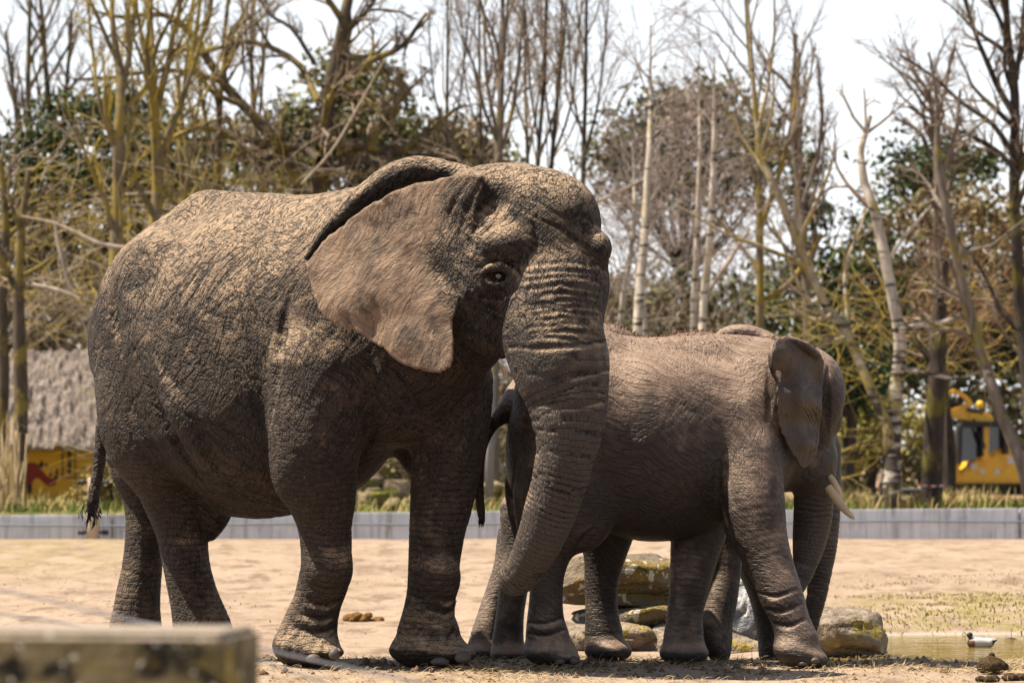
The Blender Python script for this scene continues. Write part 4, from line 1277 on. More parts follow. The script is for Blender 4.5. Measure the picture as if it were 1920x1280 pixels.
def leaf_mesh(name, cen, n, rad, size, rng, flat=.6):
    """n leaf-sized triangles round every clump centre; a tone per clump."""
    c = np.repeat(np.asarray(cen), n, 0); N = len(c)
    c = c + rng.normal(size=(N, 3)) * rad * np.array([1, 1, flat])
    u = rng.normal(size=(N, 3)); u /= np.linalg.norm(u, axis=1)[:, None]
    w = np.cross(u, rng.normal(size=(N, 3))); w /= np.linalg.norm(w, axis=1)[:, None] + 1e-9
    s = size * rng.uniform(.6, 1.4, (N, 1))
    V = np.stack([c - w * s * .35, c + w * s * .35, c + u * s], 1).reshape(-1, 3)
    F = np.arange(N * 3).reshape(-1, 3)
    tone = np.repeat(np.repeat(rng.random(len(cen)), n), 3)
    return mesh_np(name, V, F, False, {'tone': tone})

def leaf_mat(name, a, b, c=None):
    m = MB(name, .75, .2)
    t = m.attr('tone')
    col = m.mix(t, a, b)
    if c: col = m.mix(m.ss(m.noise(m.pos, .45, 3, .6), .45, .65), col, c)
    m.color(col)
    m.b.inputs['Transmission Weight'].default_value = 0.0
    return m.m

def evergreen(name, label, blobs, Y, mat, trunkmat, seed, n=22, size=.2, dens=1.0, group=None, stem=None, cat='tree'):
    """Blobs: (px, py, rx px, ry px) lumps of the crown, each filled with leaf clumps."""
    rng = np.random.default_rng(seed); rg = random.Random(seed)
    cen = []
    bx = np.mean([b[0] for b in blobs]) if stem is None else stem
    x0 = (bx - 960) * Y / F_PX
    gz = float(ground_z(x0, Y))
    polys = []
    top = max(CAM_H + (HOR - b[1]) * Y / F_PX for b in blobs)
    tr = [Vector((x0 + rg.gauss(0, .05) * i, Y + rg.gauss(0, .05) * i, gz - .2 + (top - gz) * i / 5)) for i in range(6)]
    polys.append((tr, [.17 * (1 - .14 * i) for i in range(6)]))
    for px, py, rx, ry in blobs:
        c = P(px, py, Y + rng.normal() * .8); r = np.array([rx, (rx + ry) * .45, ry]) * Y / F_PX
        k = int(dens * 40 * (r[0] * r[2]) ** .75) + 8
        v = rng.normal(size=(k, 3)); v /= np.linalg.norm(v, axis=1)[:, None]
        v *= (rng.random((k, 1)) ** .45)
        cen.append(c + v * r)
        f = min(4, max(1, int((c[2] - gz) / max(.1, top - gz) * 5)))
        a = tr[f - 1]; b = Vector(c)
        for _ in range(3):
            e = b + Vector(rng.normal(size=3) * r * .6)
            polys.append(([a.lerp(e, t / 5) + Vector((0, 0, -.3 * math.sin(math.pi * t / 5))) for t in range(6)], [.05 * (1 - t / 6.5) for t in range(6)]))
    cen = np.concatenate(cen); cen = cen[cen[:, 2] > gz + .05]
    root = empty(name, (x0, Y, gz)); tag(root, label, cat, group)
    inv = Matrix.Translation(-Vector(root.location))
    o = link('trunk', tubes_mesh('trunk', polys, 5), trunkmat, root); o.matrix_parent_inverse = inv
    o = link('crown', leaf_mesh('crown', cen, int(n * 1.3), .30 * size / .2, size * .8, rng), mat, root); o.matrix_parent_inverse = inv
    return root

def make_trees():
    yel = bark('moss_yellow_bark', (.24, .19, .12), (.29, .215, .055), .55)
    old = bark('old_dark_bark', (.13, .10, .075), (.23, .175, .05), .45)
    dark = bark('dark_bark', (.075, .06, .05), (.13, .11, .03), .3)
    grey = bark('grey_bark', (.22, .18, .15), (.24, .20, .07), .3)
    birch = bark('birch_bark', (.68, .60, .50), (.42, .34, .12), .12, True)
    twig = bark('brown_twigs', (.36, .27, .20))
    purple = bark('purple_twigs', (.44, .36, .32))
    pale = bark('dead_pale_wood', (.58, .47, .38))
    ytwig = bark('yellow_twigs', (.42, .33, .13), (.48, .36, .07), .5)
    green = leaf_mat('pine_green', (.018, .042, .014), (.075, .115, .035), (.11, .10, .04))
    olive = leaf_mat('olive_brown', (.10, .12, .035), (.25, .225, .09), (.27, .205, .12))
    deep = leaf_mat('deep_green', (.012, .032, .014), (.055, .10, .032))
    bronze = leaf_mat('bronze_leaf', (.13, .12, .04), (.28, .205, .10), (.09, .135, .04))
    lime = leaf_mat('lime_leaf', (.26, .25, .05), (.38, .33, .10))

    up = dict(levels=3, n=[11, 7, 4], ang=[(18, 40), (18, 45), (20, 50)], ratio=[.32, .42, .45], seg=[.5, .3, .2], wig=[.10, .12, .16], trop=[.10, .06, .03], t0=[.25, .2, .2], rmin=.0036, rr=.5)
    wide = dict(levels=3, n=[12, 7, 4], ang=[(30, 75), (25, 65), (25, 60)], ratio=[.30, .45, .5], seg=[.45, .3, .2], wig=[.18, .2, .2], trop=[.05, .03, .02], t0=[.2, .15, .15], rmin=.0036, rr=.5)
    fine = dict(levels=3, n=[16, 7, 4], ang=[(25, 55), (20, 50), (20, 50)], ratio=[.26, .42, .45], seg=[.4, .25, .2], wig=[.10, .14, .16], trop=[.03, .03, .02], t0=[.25, .15, .15], rmin=.004, rr=.45)

    # mossy saplings on the left
    g = 'mossy saplings on the left'
    tree('young_tree', 'mossy yellow forked sapling, left of the two brightest stems on the left', 66, [[(228, 968, 12), (222, 720, 12), (218, 500, 12), (224, 300, 11), (228, 170, 9), (212, 60, 6), (205, -60, 3)], [(229, 170, 7), (246, 80, 5), (258, -40, 3)], [(222, 300, 5), (190, 200, 4), (170, 80, 3), (160, -40, 2)]], up, yel, ytwig, 11, g)
    tree('young_tree', 'mossy yellow forked sapling, right of the two brightest stems on the left', 67, [[(268, 968, 14), (275, 700, 13), (288, 480, 12), (296, 330, 11), (292, 190, 9), (283, 60, 6), (275, -60, 3)], [(296, 200, 8), (320, 110, 6), (345, 0, 4), (352, -60, 2)], [(294, 300, 6), (330, 220, 5), (370, 100, 4), (400, -20, 2)]], up, yel, ytwig, 12, g)
    tree('young_tree', 'slender olive sapling with a fork high up near the left edge', 86, [[(60, 968, 9), (62, 600, 9), (58, 330, 8), (52, 150, 5), (60, -40, 3)], [(60, 330, 5), (30, 200, 4), (12, 60, 3)]], up, old, twig, 13, g)
    tree('young_tree', 'thin dark sapling between the left edge and the bright mossy stems', 86.5, [[(118, 968, 7), (112, 600, 8), (100, 300, 7), (88, 120, 5), (75, -40, 3)], [(104, 320, 5), (125, 180, 4), (135, 20, 3)]], up, old, twig, 14, g)
    tree('young_tree', 'thin bare sapling leaning right behind the arching branch of the old tree', 71, [[(420, 968, 7), (410, 600, 8), (408, 300, 7), (418, 120, 5), (432, -40, 3)], [(408, 320, 5), (380, 200, 4), (362, 60, 3)]], up, old, twig, 15, g)
    tree('young_tree', 'thin bare sapling with upright twigs just left of the old tree\'s trunk', 73, [[(505, 968, 7), (500, 560, 7), (480, 260, 6), (470, 100, 4), (474, -40, 3)]], up, old, twig, 16, g)
    tree('young_tree', 'mossy thin stem between the two brightest saplings and the old tree', 69, [[(345, 968, 8), (350, 640, 8), (352, 420, 7), (340, 230, 5), (372, 60, 4), (384, -40, 2)], [(350, 470, 5), (318, 360, 5), (300, 250, 3)]], up, yel, ytwig, 17, g)
    # the gnarled old tree
    tree('old_tree', 'gnarled old tree with mossy limbs arching left above the big elephant\'s back', 70, [
        [(590, 968, 20.3), (588, 600, 19.5), (592, 420, 18.7), (602, 300, 16.4), (618, 170, 14.0), (636, 80, 11.7), (652, 0, 10.1), (664, -60, 7.8)],
        [(575, 400, 13.3, .5), (548, 320, 11.7), (490, 235, 10.1), (430, 170, 9.4), (385, 105, 7.8), (350, 55, 7.0), (305, 25, 5.5), (225, 28, 3.9), (180, 20, 2.3)],
        [(596, 190, 7.0, -.5), (560, 120, 6.2), (500, 85, 5.5), (450, 78, 4.7), (400, 95, 3.9), (340, 92, 3.1), (270, 100, 2.3)],
        [(440, 172, 6.2), (400, 148, 5.5), (330, 135, 4.7), (270, 140, 3.9), (215, 148, 3.9), (140, 152, 2.3)],
        [(598, 300, 9.4, -.8), (570, 280, 8.6), (520, 278, 7.8), (440, 258, 7.0), (400, 245, 6.2), (330, 245, 5.5), (270, 240, 4.7), (200, 232, 3.1), (150, 232, 2.3)],
        [(608, 200, 8.6), (650, 155, 7.8), (700, 115, 7.0), (745, 95, 5.5), (768, 70, 4.7), (800, 25, 3.1)],
        [(598, 280, 9.4, -.5), (640, 270, 8.6), (690, 275, 7.8), (740, 285, 7.0), (800, 250, 5.5), (850, 205, 3.9), (880, 195, 2.3)],
        [(596, 330, 7.8), (660, 300, 7.0), (720, 310, 6.2), (800, 290, 5.5), (900, 290, 3.9), (960, 300, 2.3)],
        [(640, 60, 3.9), (690, 20, 3.1), (740, 20, 2.3), (780, 35, 1.6)],
        [(590, 120, 4.7), (545, 50, 3.9), (500, 20, 3.1), (470, -40, 2.3)],
    ], wide, old, twig, 21, None, .10, .12)
    # tall bare trees in the middle
    g = 'tall bare trees in the middle against the sky'
    mid = [(940, 8.5, 66, 'thickest of the tall bare trees standing behind the big elephant\'s head'), (985, 4, 69, 'slim bare tree just right of the thick one behind the big elephant\'s head'), (1020, 5, 67, 'dark slim bare tree in the middle of the row behind the head'),
           (1048, 5, 70, 'curving slim bare tree in the row behind the big elephant\'s forehead'), (1098, 5, 68, 'last bare tree on the right of the row, beside the pine crown'), (900, 4, 72, 'pale bare tree, leftmost of the row behind the elephant\'s head'), (838, 4, 71, 'thin dark bare tree right of the old tree')]
    for k, (x, w, Y, lab) in enumerate(mid):
        bend = [12, -8, 22, 26, 8, -6, 4][k]
        tree('bare_tree', lab, Y, [[(x - bend, 968, w), (x - bend, 600, w), (x - bend * .6, 330, w * .95), (x, 150, w * .7), (x + bend * .2, 0, w * .5), (x + bend * .4, -110, w * .3)],
                                  [(x - bend * .5, 300, w * .6), (x + 22, 200, w * .45), (x + 38, 60, w * .35), (x + 46, -60, w * .2)],
                                  [(x - bend * .5, 260, w * .5), (x - 26, 160, w * .4), (x - 34, 20, w * .25)]], up, dark if k else grey, twig, 30 + k, g)
    # birches
    g = 'white birches behind the young elephants'
    for k, (path, Y, lab) in enumerate([([(1190, 968, 13), (1195, 620, 12), (1206, 480, 11), (1216, 330, 9), (1222, 210, 6), (1222, 120, 3), (1222, 40, 2)], 64, 'white birch, left and brightest of the group behind the young elephants'),
                                        ([(1178, 968, 10), (1208, 620, 9), (1196, 520, 8), (1212, 440, 6), (1214, 300, 3)], 65, 'second stem of pale birch crossing the left white birch'),
                                        ([(1296, 968, 9), (1300, 620, 9), (1306, 480, 8), (1310, 330, 6), (1312, 250, 4), (1310, 120, 2)], 66, 'slim pinkish birch, left of the close pair in the middle'),
                                        ([(1310, 968, 11), (1318, 620, 10), (1330, 470, 9), (1338, 320, 8), (1340, 220, 5), (1338, 110, 2)], 63.5, 'white birch, right of the close pair in the middle'),
                                        ([(1150, 968, 9), (1164, 600, 8), (1182, 480, 7), (1190, 380, 5), (1188, 270, 3)], 70, 'brownish birch leaning right just beside the big elephant\'s trunk')]):
        pr = dict(fine); pr['trop'] = [.02, -.02, -.03]; pr['rr'] = .2; path = [(a, b, c * .8) for a, b, c in path]
        tree('birch_tree', lab, Y, [path], pr, birch, purple, 40 + k, g, thick=9)
    # right side
    tree('birch_tree', 'white birch by the excavator with its top snapped off', 62.5, [
        [(1668, 952, 22), (1672, 880, 18), (1678, 800, 15), (1684, 720, 13), (1690, 640, 12), (1676, 560, 11), (1662, 480, 11), (1645, 400, 10), (1624, 340, 9), (1618, 285, 7), (1626, 250, 6), (1636, 215, 4)],
        [(1625, 250, 3.5), (1600, 220, 3), (1582, 180, 2.5), (1574, 160, 1.5)], [(1624, 245, 3.5), (1622, 200, 2.5), (1620, 165, 1.5)], [(1622, 200, 2), (1640, 188, 1.6), (1655, 192, 1.2)],
        [(1685, 620, 6), (1720, 610, 5.5), (1765, 605, 5), (1800, 590, 3.5), (1810, 575, 2)], [(1672, 480, 4), (1690, 450, 3.5), (1720, 415, 3), (1746, 385, 2)],
        [(1690, 690, 5), (1740, 700, 4), (1800, 710, 3), (1830, 700, 2)],
    ], dict(up, n=[2, 3, 3]), birch, twig, 51, None, .05, .3, thick=9)
    tree('leaning_tree', 'yellowish tree leaning left from the foot of the snapped birch', 62.7, [
        [(1668, 952, 11), (1664, 860, 11), (1662, 800, 10), (1640, 750, 10), (1604, 665, 9.5), (1580, 610, 9.5), (1552, 575, 9), (1520, 510, 8.5), (1494, 450, 8.5), (1462, 370, 7.5), (1434, 310, 6.5), (1420, 240, 5.5), (1410, 120, 4), (1402, 10, 2.5), (1398, -60, 2)],
        [(1560, 590, 5), (1530, 600, 4.5), (1500, 585, 4), (1480, 560, 2.5)], [(1422, 240, 4), (1440, 160, 3), (1452, 60, 2.5), (1450, -40, 1.5)], [(1430, 300, 4), (1480, 260, 3), (1510, 180, 2.5), (1530, 80, 1.5)],
        [(1500, 470, 4), (1490, 380, 3), (1505, 300, 2)], [(1590, 630, 4), (1560, 640, 3.5), (1520, 660, 2)],
    ], dict(up, n=[8, 5, 4]), bark('pale_yellow_bark', (.46, .38, .26), (.34, .27, .09), .4, True), twig, 50, None, .05, .25)
    tree('bare_tree', 'mossy olive bare tree standing left of the two stemmed birch', 66, [[(1425, 968, 8), (1425, 640, 8), (1424, 420, 7), (1420, 230, 5), (1405, 90, 3.5), (1398, -20, 2)], [(1424, 430, 6), (1460, 330, 5), (1485, 220, 4), (1500, 100, 3)], [(1440, 560, 6), (1490, 520, 6), (1540, 440, 5)]], up, yel, twig, 52)
    tree('bare_tree', 'slender crooked tree leaning left in front of the excavator', 62.3, [[(1938, 962, 12), (1912, 870, 12), (1880, 790, 11), (1862, 740, 11), (1842, 680, 11), (1822, 600, 10), (1800, 520, 9), (1785, 450, 9), (1768, 370, 8), (1757, 290, 7), (1756, 200, 4), (1740, 100, 2)],
                                  [(1866, 770, 7), (1890, 800, 6), (1930, 850, 5)], [(1762, 330, 5), (1790, 250, 4), (1800, 170, 3)]], dict(wide, n=[9, 5, 4]), grey, twig, 53, None, .05, .3)
    tree('dark_trunk', 'dark straight tree trunk in front of the excavator\'s raised arm', 63.2, [[(1746, 958, 22), (1748, 860, 20), (1752, 780, 19), (1756, 720, 18), (1758, 640, 16), (1764, 560, 13), (1770, 480, 9)]], dict(wide, n=[6, 5, 3]), dark, twig, 54, None, .03, .5)
    tree('bare_tree', 'large bare tree with dense fine twigs at the upper right corner', 64, [
        [(1945, 968, 13.5), (1930, 700, 12.8), (1915, 500, 11.2), (1908, 330, 10.5), (1904, 180, 9.0), (1890, 60, 6.8), (1880, -80, 4.5)],
        [(1908, 230, 6.8), (1870, 150, 6.0), (1835, 80, 4.5), (1810, 0, 3.8), (1790, -80, 2.2)], [(1910, 300, 6.0), (1860, 235, 5.2), (1800, 190, 3.8), (1740, 130, 3.0), (1690, 100, 2.2)],
        [(1908, 330, 6.0), (1880, 290, 5.2), (1830, 260, 4.5), (1770, 240, 3.0), (1700, 200, 2.2)], [(1905, 150, 6.0), (1915, 60, 4.5), (1925, -60, 3.0)], [(1906, 340, 6.0), (1940, 250, 5.2), (1960, 120, 3.8)],
        [(1885, 60, 4.5), (1850, 0, 3.8), (1820, -60, 2.2)],
    ], dict(fine, n=[14, 7, 4], trop=[.05, .04, .03]), dark, twig, 55, None, .10, .15)
    tree('bare_tree', 'faint bare tree with drooping fine twigs left of the corner tree', 74, [[(1770, 968, 10), (1762, 600, 10), (1756, 400, 9), (1752, 280, 7), (1735, 190, 5), (1700, 130, 3)], [(1752, 300, 5), (1720, 240, 4), (1680, 220, 2)], [(1752, 260, 5), (1770, 180, 4), (1790, 90, 3)]], fine, grey, twig, 56)
    tree('bare_tree', 'faint upright bare tree behind the fork of the leaning birch', 76, [[(1520, 968, 9), (1516, 600, 9), (1505, 380, 8), (1490, 220, 6), (1496, 60, 3)], [(1506, 380, 5), (1540, 260, 4), (1535, 120, 2)]], up, grey, twig, 57)
    # two dark trunks by the hut
    g = 'dark mossy trunks beside the thatched hut'
    tree('dark_trunk', 'dark mossy trunk at the left edge beside the thatched hut', 66, [[(4, 958, 13), (6, 800, 12), (8, 690, 12), (4, 560, 11), (12, 420, 8), (2, 300, 5)]], dict(wide, n=[6, 5, 3]), old, twig, 58, g, .03, .5)
    tree('dark_trunk', 'thicker dark mossy trunk just left of the painted hut wall', 65, [[(34, 958, 15), (38, 800, 14), (38, 690, 14), (34, 560, 11), (40, 430, 8), (55, 320, 5)]], dict(wide, n=[6, 5, 3]), old, twig, 59, g, .03, .5)
    # evergreens and leafy masses behind
    g = 'evergreens standing behind the bare trees'
    evergreen('pine_tree', 'broad pine with a rounded brownish crown behind the white birches', [(1180, 265, 60, 55), (1250, 205, 70, 55), (1330, 195, 70, 50), (1400, 240, 60, 55), (1290, 270, 110, 70), (1440, 290, 45, 45), (1150, 300, 45, 40), (1230, 340, 110, 70), (1370, 340, 90, 70)], 84, leaf_mat('brownish_pine', (.055, .085, .028), (.19, .19, .08), (.25, .195, .135)), dark, 61, 20, .2, .75, g)
    evergreen('pine_tree', 'dark pine behind the mossy saplings near the left edge', [(60, 300, 60, 60), (130, 230, 60, 55), (90, 380, 110, 80), (170, 330, 60, 70), (40, 470, 70, 80), (150, 470, 80, 80)], 76, green, dark, 62, 20, .2, 1.0, g, -40)
    evergreen('pine_tree', 'dark green pine behind the right bright mossy sapling', [(250, 215, 50, 50), (240, 300, 70, 70), (330, 320, 60, 60), (270, 400, 90, 80), (380, 390, 70, 70)], 77, green, dark, 63, 20, .2, 1.2, g)
    evergreen('pine_tree', 'olive brown pine filling the space behind the old tree', [(640, 150, 60, 55), (700, 180, 70, 60), (560, 240, 70, 60), (650, 260, 100, 60), (760, 260, 80, 60), (840, 270, 60, 45), (500, 310, 80, 50), (420, 260, 50, 45), (900, 300, 60, 35), (560, 330, 80, 50), (700, 320, 90, 40)], 84, olive, dark, 64, 20, .2, 1.3, g)
    evergreen('pine_tree', 'flat topped pine on the right behind the snapped birch', [(1700, 310, 50, 35), (1770, 295, 55, 35), (1830, 305, 45, 30), (1740, 350, 80, 40)], 88, green, dark, 65, 20, .2, .8, g)
    evergreen('pine_tree', 'small sparse pine between the leaning birch and the sky gap', [(1520, 310, 30, 28), (1490, 360, 30, 35), (1530, 400, 30, 30)], 86, green, dark, 66, 18, .18, .6, g)
    g = 'dense bushes in front of the woods'
    evergreen('bush', 'dark yew like bush above the excavator', [(1700, 520, 60, 60), (1760, 550, 90, 90), (1850, 510, 80, 90), (1900, 620, 60, 80), (1720, 660, 60, 60), (1800, 650, 80, 60), (1660, 620, 50, 60)], 97, deep, dark, 67, 22, .2, 1.0, g, cat='bush')
    evergreen('bush', 'dark green bush behind the leaning stem of the two stemmed birch', [(1560, 540, 60, 70), (1620, 600, 50, 70), (1530, 640, 60, 60), (1600, 700, 60, 60), (1640, 520, 50, 60)], 80, deep, dark, 68, 22, .2, 1.0, g, cat='bush')
    evergreen('bush', 'bronze leaved bush at the right behind the crooked tree', [(1650, 430, 50, 50), (1740, 410, 60, 50), (1830, 400, 60, 45), (1900, 430, 50, 50)], 86, bronze, dark, 69, 20, .2, .9, g, cat='bush')
    evergreen('bush', 'bright yellow green bush right of the tusked elephant\'s head', [(1600, 790, 40, 45), (1620, 740, 45, 40), (1590, 850, 30, 40), (1640, 830, 30, 45), (1720, 800, 26, 40)], 90, lime, dark, 70, 22, .16, 1.1, g, cat='bush')
    evergreen('bush', 'mid green bush low behind the white birches', [(1130, 560, 50, 60), (1210, 600, 70, 60), (1290, 560, 60, 70), (1370, 590, 60, 60), (1450, 560, 60, 80), (1440, 680, 60, 60)], 82, leaf_mat('mid_green', (0.078, 0.109, 0.031), (0.186, 0.186, 0.070), (0.248, 0.186, 0.109)), dark, 71, 20, .2, .8, g, cat='bush')
    evergreen('bush', 'dark tangled bush above the thatched roof at the left', [(30, 560, 60, 60), (120, 560, 80, 60), (210, 520, 70, 60), (60, 640, 60, 40), (300, 500, 80, 60), (380, 470, 60, 50)], 90, leaf_mat('tangle_green', (.016, .026, .010), (.075, .075, .028), (.10, .08, .045)), dark, 72, 20, .2, 1.0, g, cat='bush')
    evergreen('bush', 'olive bush on the bank seen between the big elephant\'s front legs', [(700, 850, 40, 40), (750, 870, 30, 35), (930, 820, 40, 60), (920, 900, 30, 40)], 74, leaf_mat('bank_green', (0.171, 0.155, 0.046), (0.372, 0.310, 0.109), (0.310, 0.232, 0.139)), dark, 73, 18, .14, .9, g, cat='bush')
    evergreen('bush', 'straw coloured weeds behind the wall by the pale post', [(215, 900, 26, 50), (240, 870, 26, 60), (185, 930, 26, 26), (270, 910, 30, 40)], 66, leaf_mat('weeds', (.20, .16, .06), (.33, .26, .11)), dark, 74, 18, .13, 1.2, g, cat='bush')
    # far woods and twig thickets: nobody could count them
    rng = np.random.default_rng(9)
    c = np.stack([rng.uniform(-42, 42, 5400), rng.uniform(104, 118, 5400), rng.uniform(.3, 7.2, 5400)], 1)
    lim = 5.6 + 1.2 * np.sin(c[:, 0] * .5) + .6 * np.sin(c[:, 0] * 1.7)
    c = c[c[:, 2] < lim]
    tag(link('far_woods', leaf_mesh('far_woods', c, 22, .45, .26, rng), leaf_mat('woods', (.018, .028, .010), (.085, .09, .032), (.12, .09, .055))), kind='stuff')
    rg = random.Random(77)
    def thicket(name, x0, x1, y0, y1, z0, z1, n, mat, bend=.5, ln=(.6, 2.2), r=(.005, .014)):
        polys = []
        for _ in range(n):
            px = rg.uniform(x0, x1); Y = rg.uniform(y0, y1); p = Vector(((px - 960) * Y / F_PX, Y, rg.uniform(z0, z1)))
            if Y < 95 and ((px < 262 and p.z < 3.9) or (px > 1560 and p.z < 3.0)): continue
            d = (rvec(rg) * Vector((1, .6, .8)) + Vector((0, 0, bend))).normalized(); l = rg.uniform(*ln); rr = rg.uniform(*r)
            pts = [p]
            for i in range(4):
                d = (d + rvec(rg) * .22).normalized(); pts.append(pts[-1] + d * l / 4)
            polys.append((pts, [rr * (1 - .18 * i) for i in range(5)]))
        tag(link(name, tubes_mesh(name, polys, 3), mat), kind='stuff')
    thicket('brush_thicket', -60, 520, 72, 88, .4, 5.0, 3300, twig)
    thicket('mossy_brush', -60, 560, 68, 80, .4, 6.5, 1500, ytwig, .6, (.8, 2.6), (.006, .015))
    thicket('dead_brush', -60, 700, 66, 76, .8, 6.6, 650, pale, .2, (.8, 3.0), (.005, .013))
    thicket('twig_haze', 1120, 1440, 76, 90, 2.0, 8.2, 1500, purple, .9)
    thicket('bank_brush', 560, 1120, 70, 82, .5, 6.0, 2000, twig, .6)
    thicket('right_brush', 1480, 1980, 67, 78, .6, 4.6, 600, ytwig, .4)
    thicket('rusty_brush', 1640, 1980, 70, 84, 3.6, 5.6, 380, bark('rusty_twigs', (.30, .17, .10)), .3)
    # a few pale dead branches lying in the brush
    for k, (path, lab) in enumerate([([(40, 405, 2), (100, 418, 3), (150, 440, 4), (190, 458, 4.5), (250, 466, 4)], 'pale dead branch lying across the brush left of the big elephant\'s rump'),
                                     ([(60, 533, 4), (110, 545, 5), (150, 560, 3)], 'short pale dead branch low in the brush at the left'),
                                     ([(100, 400, 3), (110, 460, 4), (125, 520, 4), (136, 560, 3)], 'thin grey dead stem standing in the brush at the left'),
                                     ([(565, 345, 2), (620, 285, 2.2), (660, 220, 2.2), (722, 110, 1.2)], 'pale bent dead branch rising right of the old tree'),
                                     ([(1325, 550, 5), (1360, 500, 5), (1385, 460, 4), (1405, 430, 3)], 'pale dead branch leaning right of the white birch pair'),
                                     ([(1090, 390, 3), (1150, 365, 4), (1210, 335, 2)], 'thin pale branch slanting up towards the left white birch')]):
        pts, rad = path_pts(path, 64 + k * .3)
        tag(link('dead_branch', tubes_mesh('dead_branch', [(pts, rad)], 6), pale), lab, 'branch')
# ------------------------------------------------------------------ hut, excavator and the small things
def poly_plate(name, pts, depth, mat, parent, loc=(0, 0, 0), bevel=.0):
    """A plate: outline in x-z, extruded along y by depth (centred)."""
    bm = bmesh.new()
    a = [bm.verts.new((x, -depth / 2, z)) for x, z in pts]
    f = bm.faces.new(a)
    r = bmesh.ops.extrude_face_region(bm, geom=[f])
    for v in r['geom']:
        if isinstance(v, bmesh.types.BMVert): v.co.y += depth
    bmesh.ops.recalc_face_normals(bm, faces=bm.faces[:])
    if bevel: bmesh.ops.bevel(bm, geom=bm.edges[:], offset=bevel, segments=2, affect='EDGES')
    me = bpy.data.meshes.new(name); bm.to_mesh(me); bm.free()
    return part(name, me, mat, parent, loc)

def make_hut():
    Y = 82.0; k = Y / F_PX
    X = lambda px: (px - 960) * k
    Z = lambda py: CAM_H + (HOR - py) * k
    x0, x1 = X(-70), X(236); cx = (x0 + x1) / 2; gz = .40
    e = empty('thatched_hut', (cx, Y, gz))
    tag(e, 'small yellow hut with a grey thatched roof and a red rhino painted on its wall', 'hut')
    yel = simple_mat('ochre_render', (.62, .33, .035), .9, .2, .18, 2.5, .004)
    w = (x1 - x0); ze = Z(832) - gz; zr = Z(648) - gz
    part('wall', box_mesh('wall', w - .5, 2.6, ze + .1, .02), yel, e, (0, 1.3, (ze + .1) / 2 - .05))
    # thatch: a thick hipped roof combed into bundles
    nu, nv = 150, 40
    V, F = [], []
    ridge = w * .5
    def roof_pt(side, u, v):                    # side 0 front, 1 right, 2 back, 3 left
        c = [(-w / 2, -.35), (w / 2, -.35), (w / 2, 2.95), (-w / 2, 2.95)]
        rt = [(-ridge / 2, 1.3), (ridge / 2, 1.3), (ridge / 2, 1.3), (-ridge / 2, 1.3)]
        a, b = c[side], c[(side + 1) % 4]; ra, rb = rt[side], rt[(side + 1) % 4]
        x = (a[0] + (b[0] - a[0]) * u) * (1 - v) + (ra[0] + (rb[0] - ra[0]) * u) * v
        y = (a[1] + (b[1] - a[1]) * u) * (1 - v) + (ra[1] + (rb[1] - ra[1]) * u) * v
        return x, y, ze - .06 + (zr - ze) * v + .06 * math.sin(math.pi * v)
    base = 0
    for s in range(4):
        q = np.array([[roof_pt(s, i / nu, max(0.0, j / nv)) for i in range(nu + 1)] for j in range(nv + 1)])
        d = .10 * vnoise((q * [6, 6, 1.2]).astype(np.float32), 1.6, 3 + s) + .05 * vnoise((q * [14, 14, 2]).astype(np.float32), 1.6, 13 + s)
        q[..., 2] += d; q[0, :, 2] -= .10 * np.abs(vnoise((q[0] * 7).astype(np.float32), 1.0, 33 + s)) + .02
        inner = q[0].copy(); inner[:, 2] += .02; inner[:, :2] = inner[:, :2] * .90 + np.array([0, 1.3]) * .10
        q = np.concatenate([inner[None], q])
        V.append(q.reshape(-1, 3)); n = nu + 1
        i = base + np.arange(nv + 1)[:, None] * n + np.arange(nu)[None]
        F.append(np.stack([i, i + 1, i + n + 1, i + n], -1).reshape(-1, 4)); base += q.shape[0] * n
    m = MB('grey_thatch', .95, .1)
    n = m.noise(m.vscale(m.pos, (9, 9, 1.6)), 2.2, 5, .7)
    c = m.mix(m.ss(n, .3, .7), (.17, .14, .12), (.44, .37, .33))
    c = m.mix(m.ss(m.noise(m.pos, 1.3, 4, .6), .55, .7, 0, .5), c, (.20, .17, .15))
    m.color(c); m.bump(n, .05)
    part('roof', mesh_np('roof', np.concatenate(V), np.concatenate(F)), m.m, e)
    # window slot with a frame, and the painted rhino
    dk = simple_mat('dark_timber', (.05, .035, .025), .8)
    fy = -.006
    part('window', box_mesh('window', .07, .05, .62, .005), dk, e, (X(130) - cx, -.01, Z(862) - gz))
    for px in (117, 141): part('window_frame', box_mesh('window_frame', .025, .03, .72, .004), dk, e, (X(px) - cx, -.01, Z(866) - gz))
    part('window_frame', box_mesh('window_frame', .33, .03, .025, .004), dk, e, (X(129) - cx, -.012, Z(896) - gz))
    red = simple_mat('red_paint', (.22, .035, .025), .85, .2, .35, 6); blk = simple_mat('black_paint', (.03, .022, .02), .85)
    sh = [(30, 905), (34, 880), (45, 870), (60, 866), (72, 870), (78, 880), (88, 892), (98, 897), (104, 893), (107, 900), (103, 910), (92, 912), (82, 905), (74, 897), (66, 896), (60, 905), (60, 922), (54, 924), (50, 908), (44, 906), (42, 922), (34, 924)]
    poly_plate('mural', [(X(a) - cx, Z(b) - gz) for a, b in sh], .006, red, e, (0, -.004, 0))
    for tri in ([(101, 896), (107, 876), (110, 890), (107, 898)], [(92, 891), (96, 880), (98, 893)], [(73, 872), (77, 862), (83, 868), (79, 879)], [(84, 872), (90, 866), (88, 878)], [(50, 908), (58, 906), (60, 922), (52, 926)]):
        poly_plate('mural', [(X(a) - cx, Z(b) - gz) for a, b in tri], .006, blk, e, (0, -.008, 0))

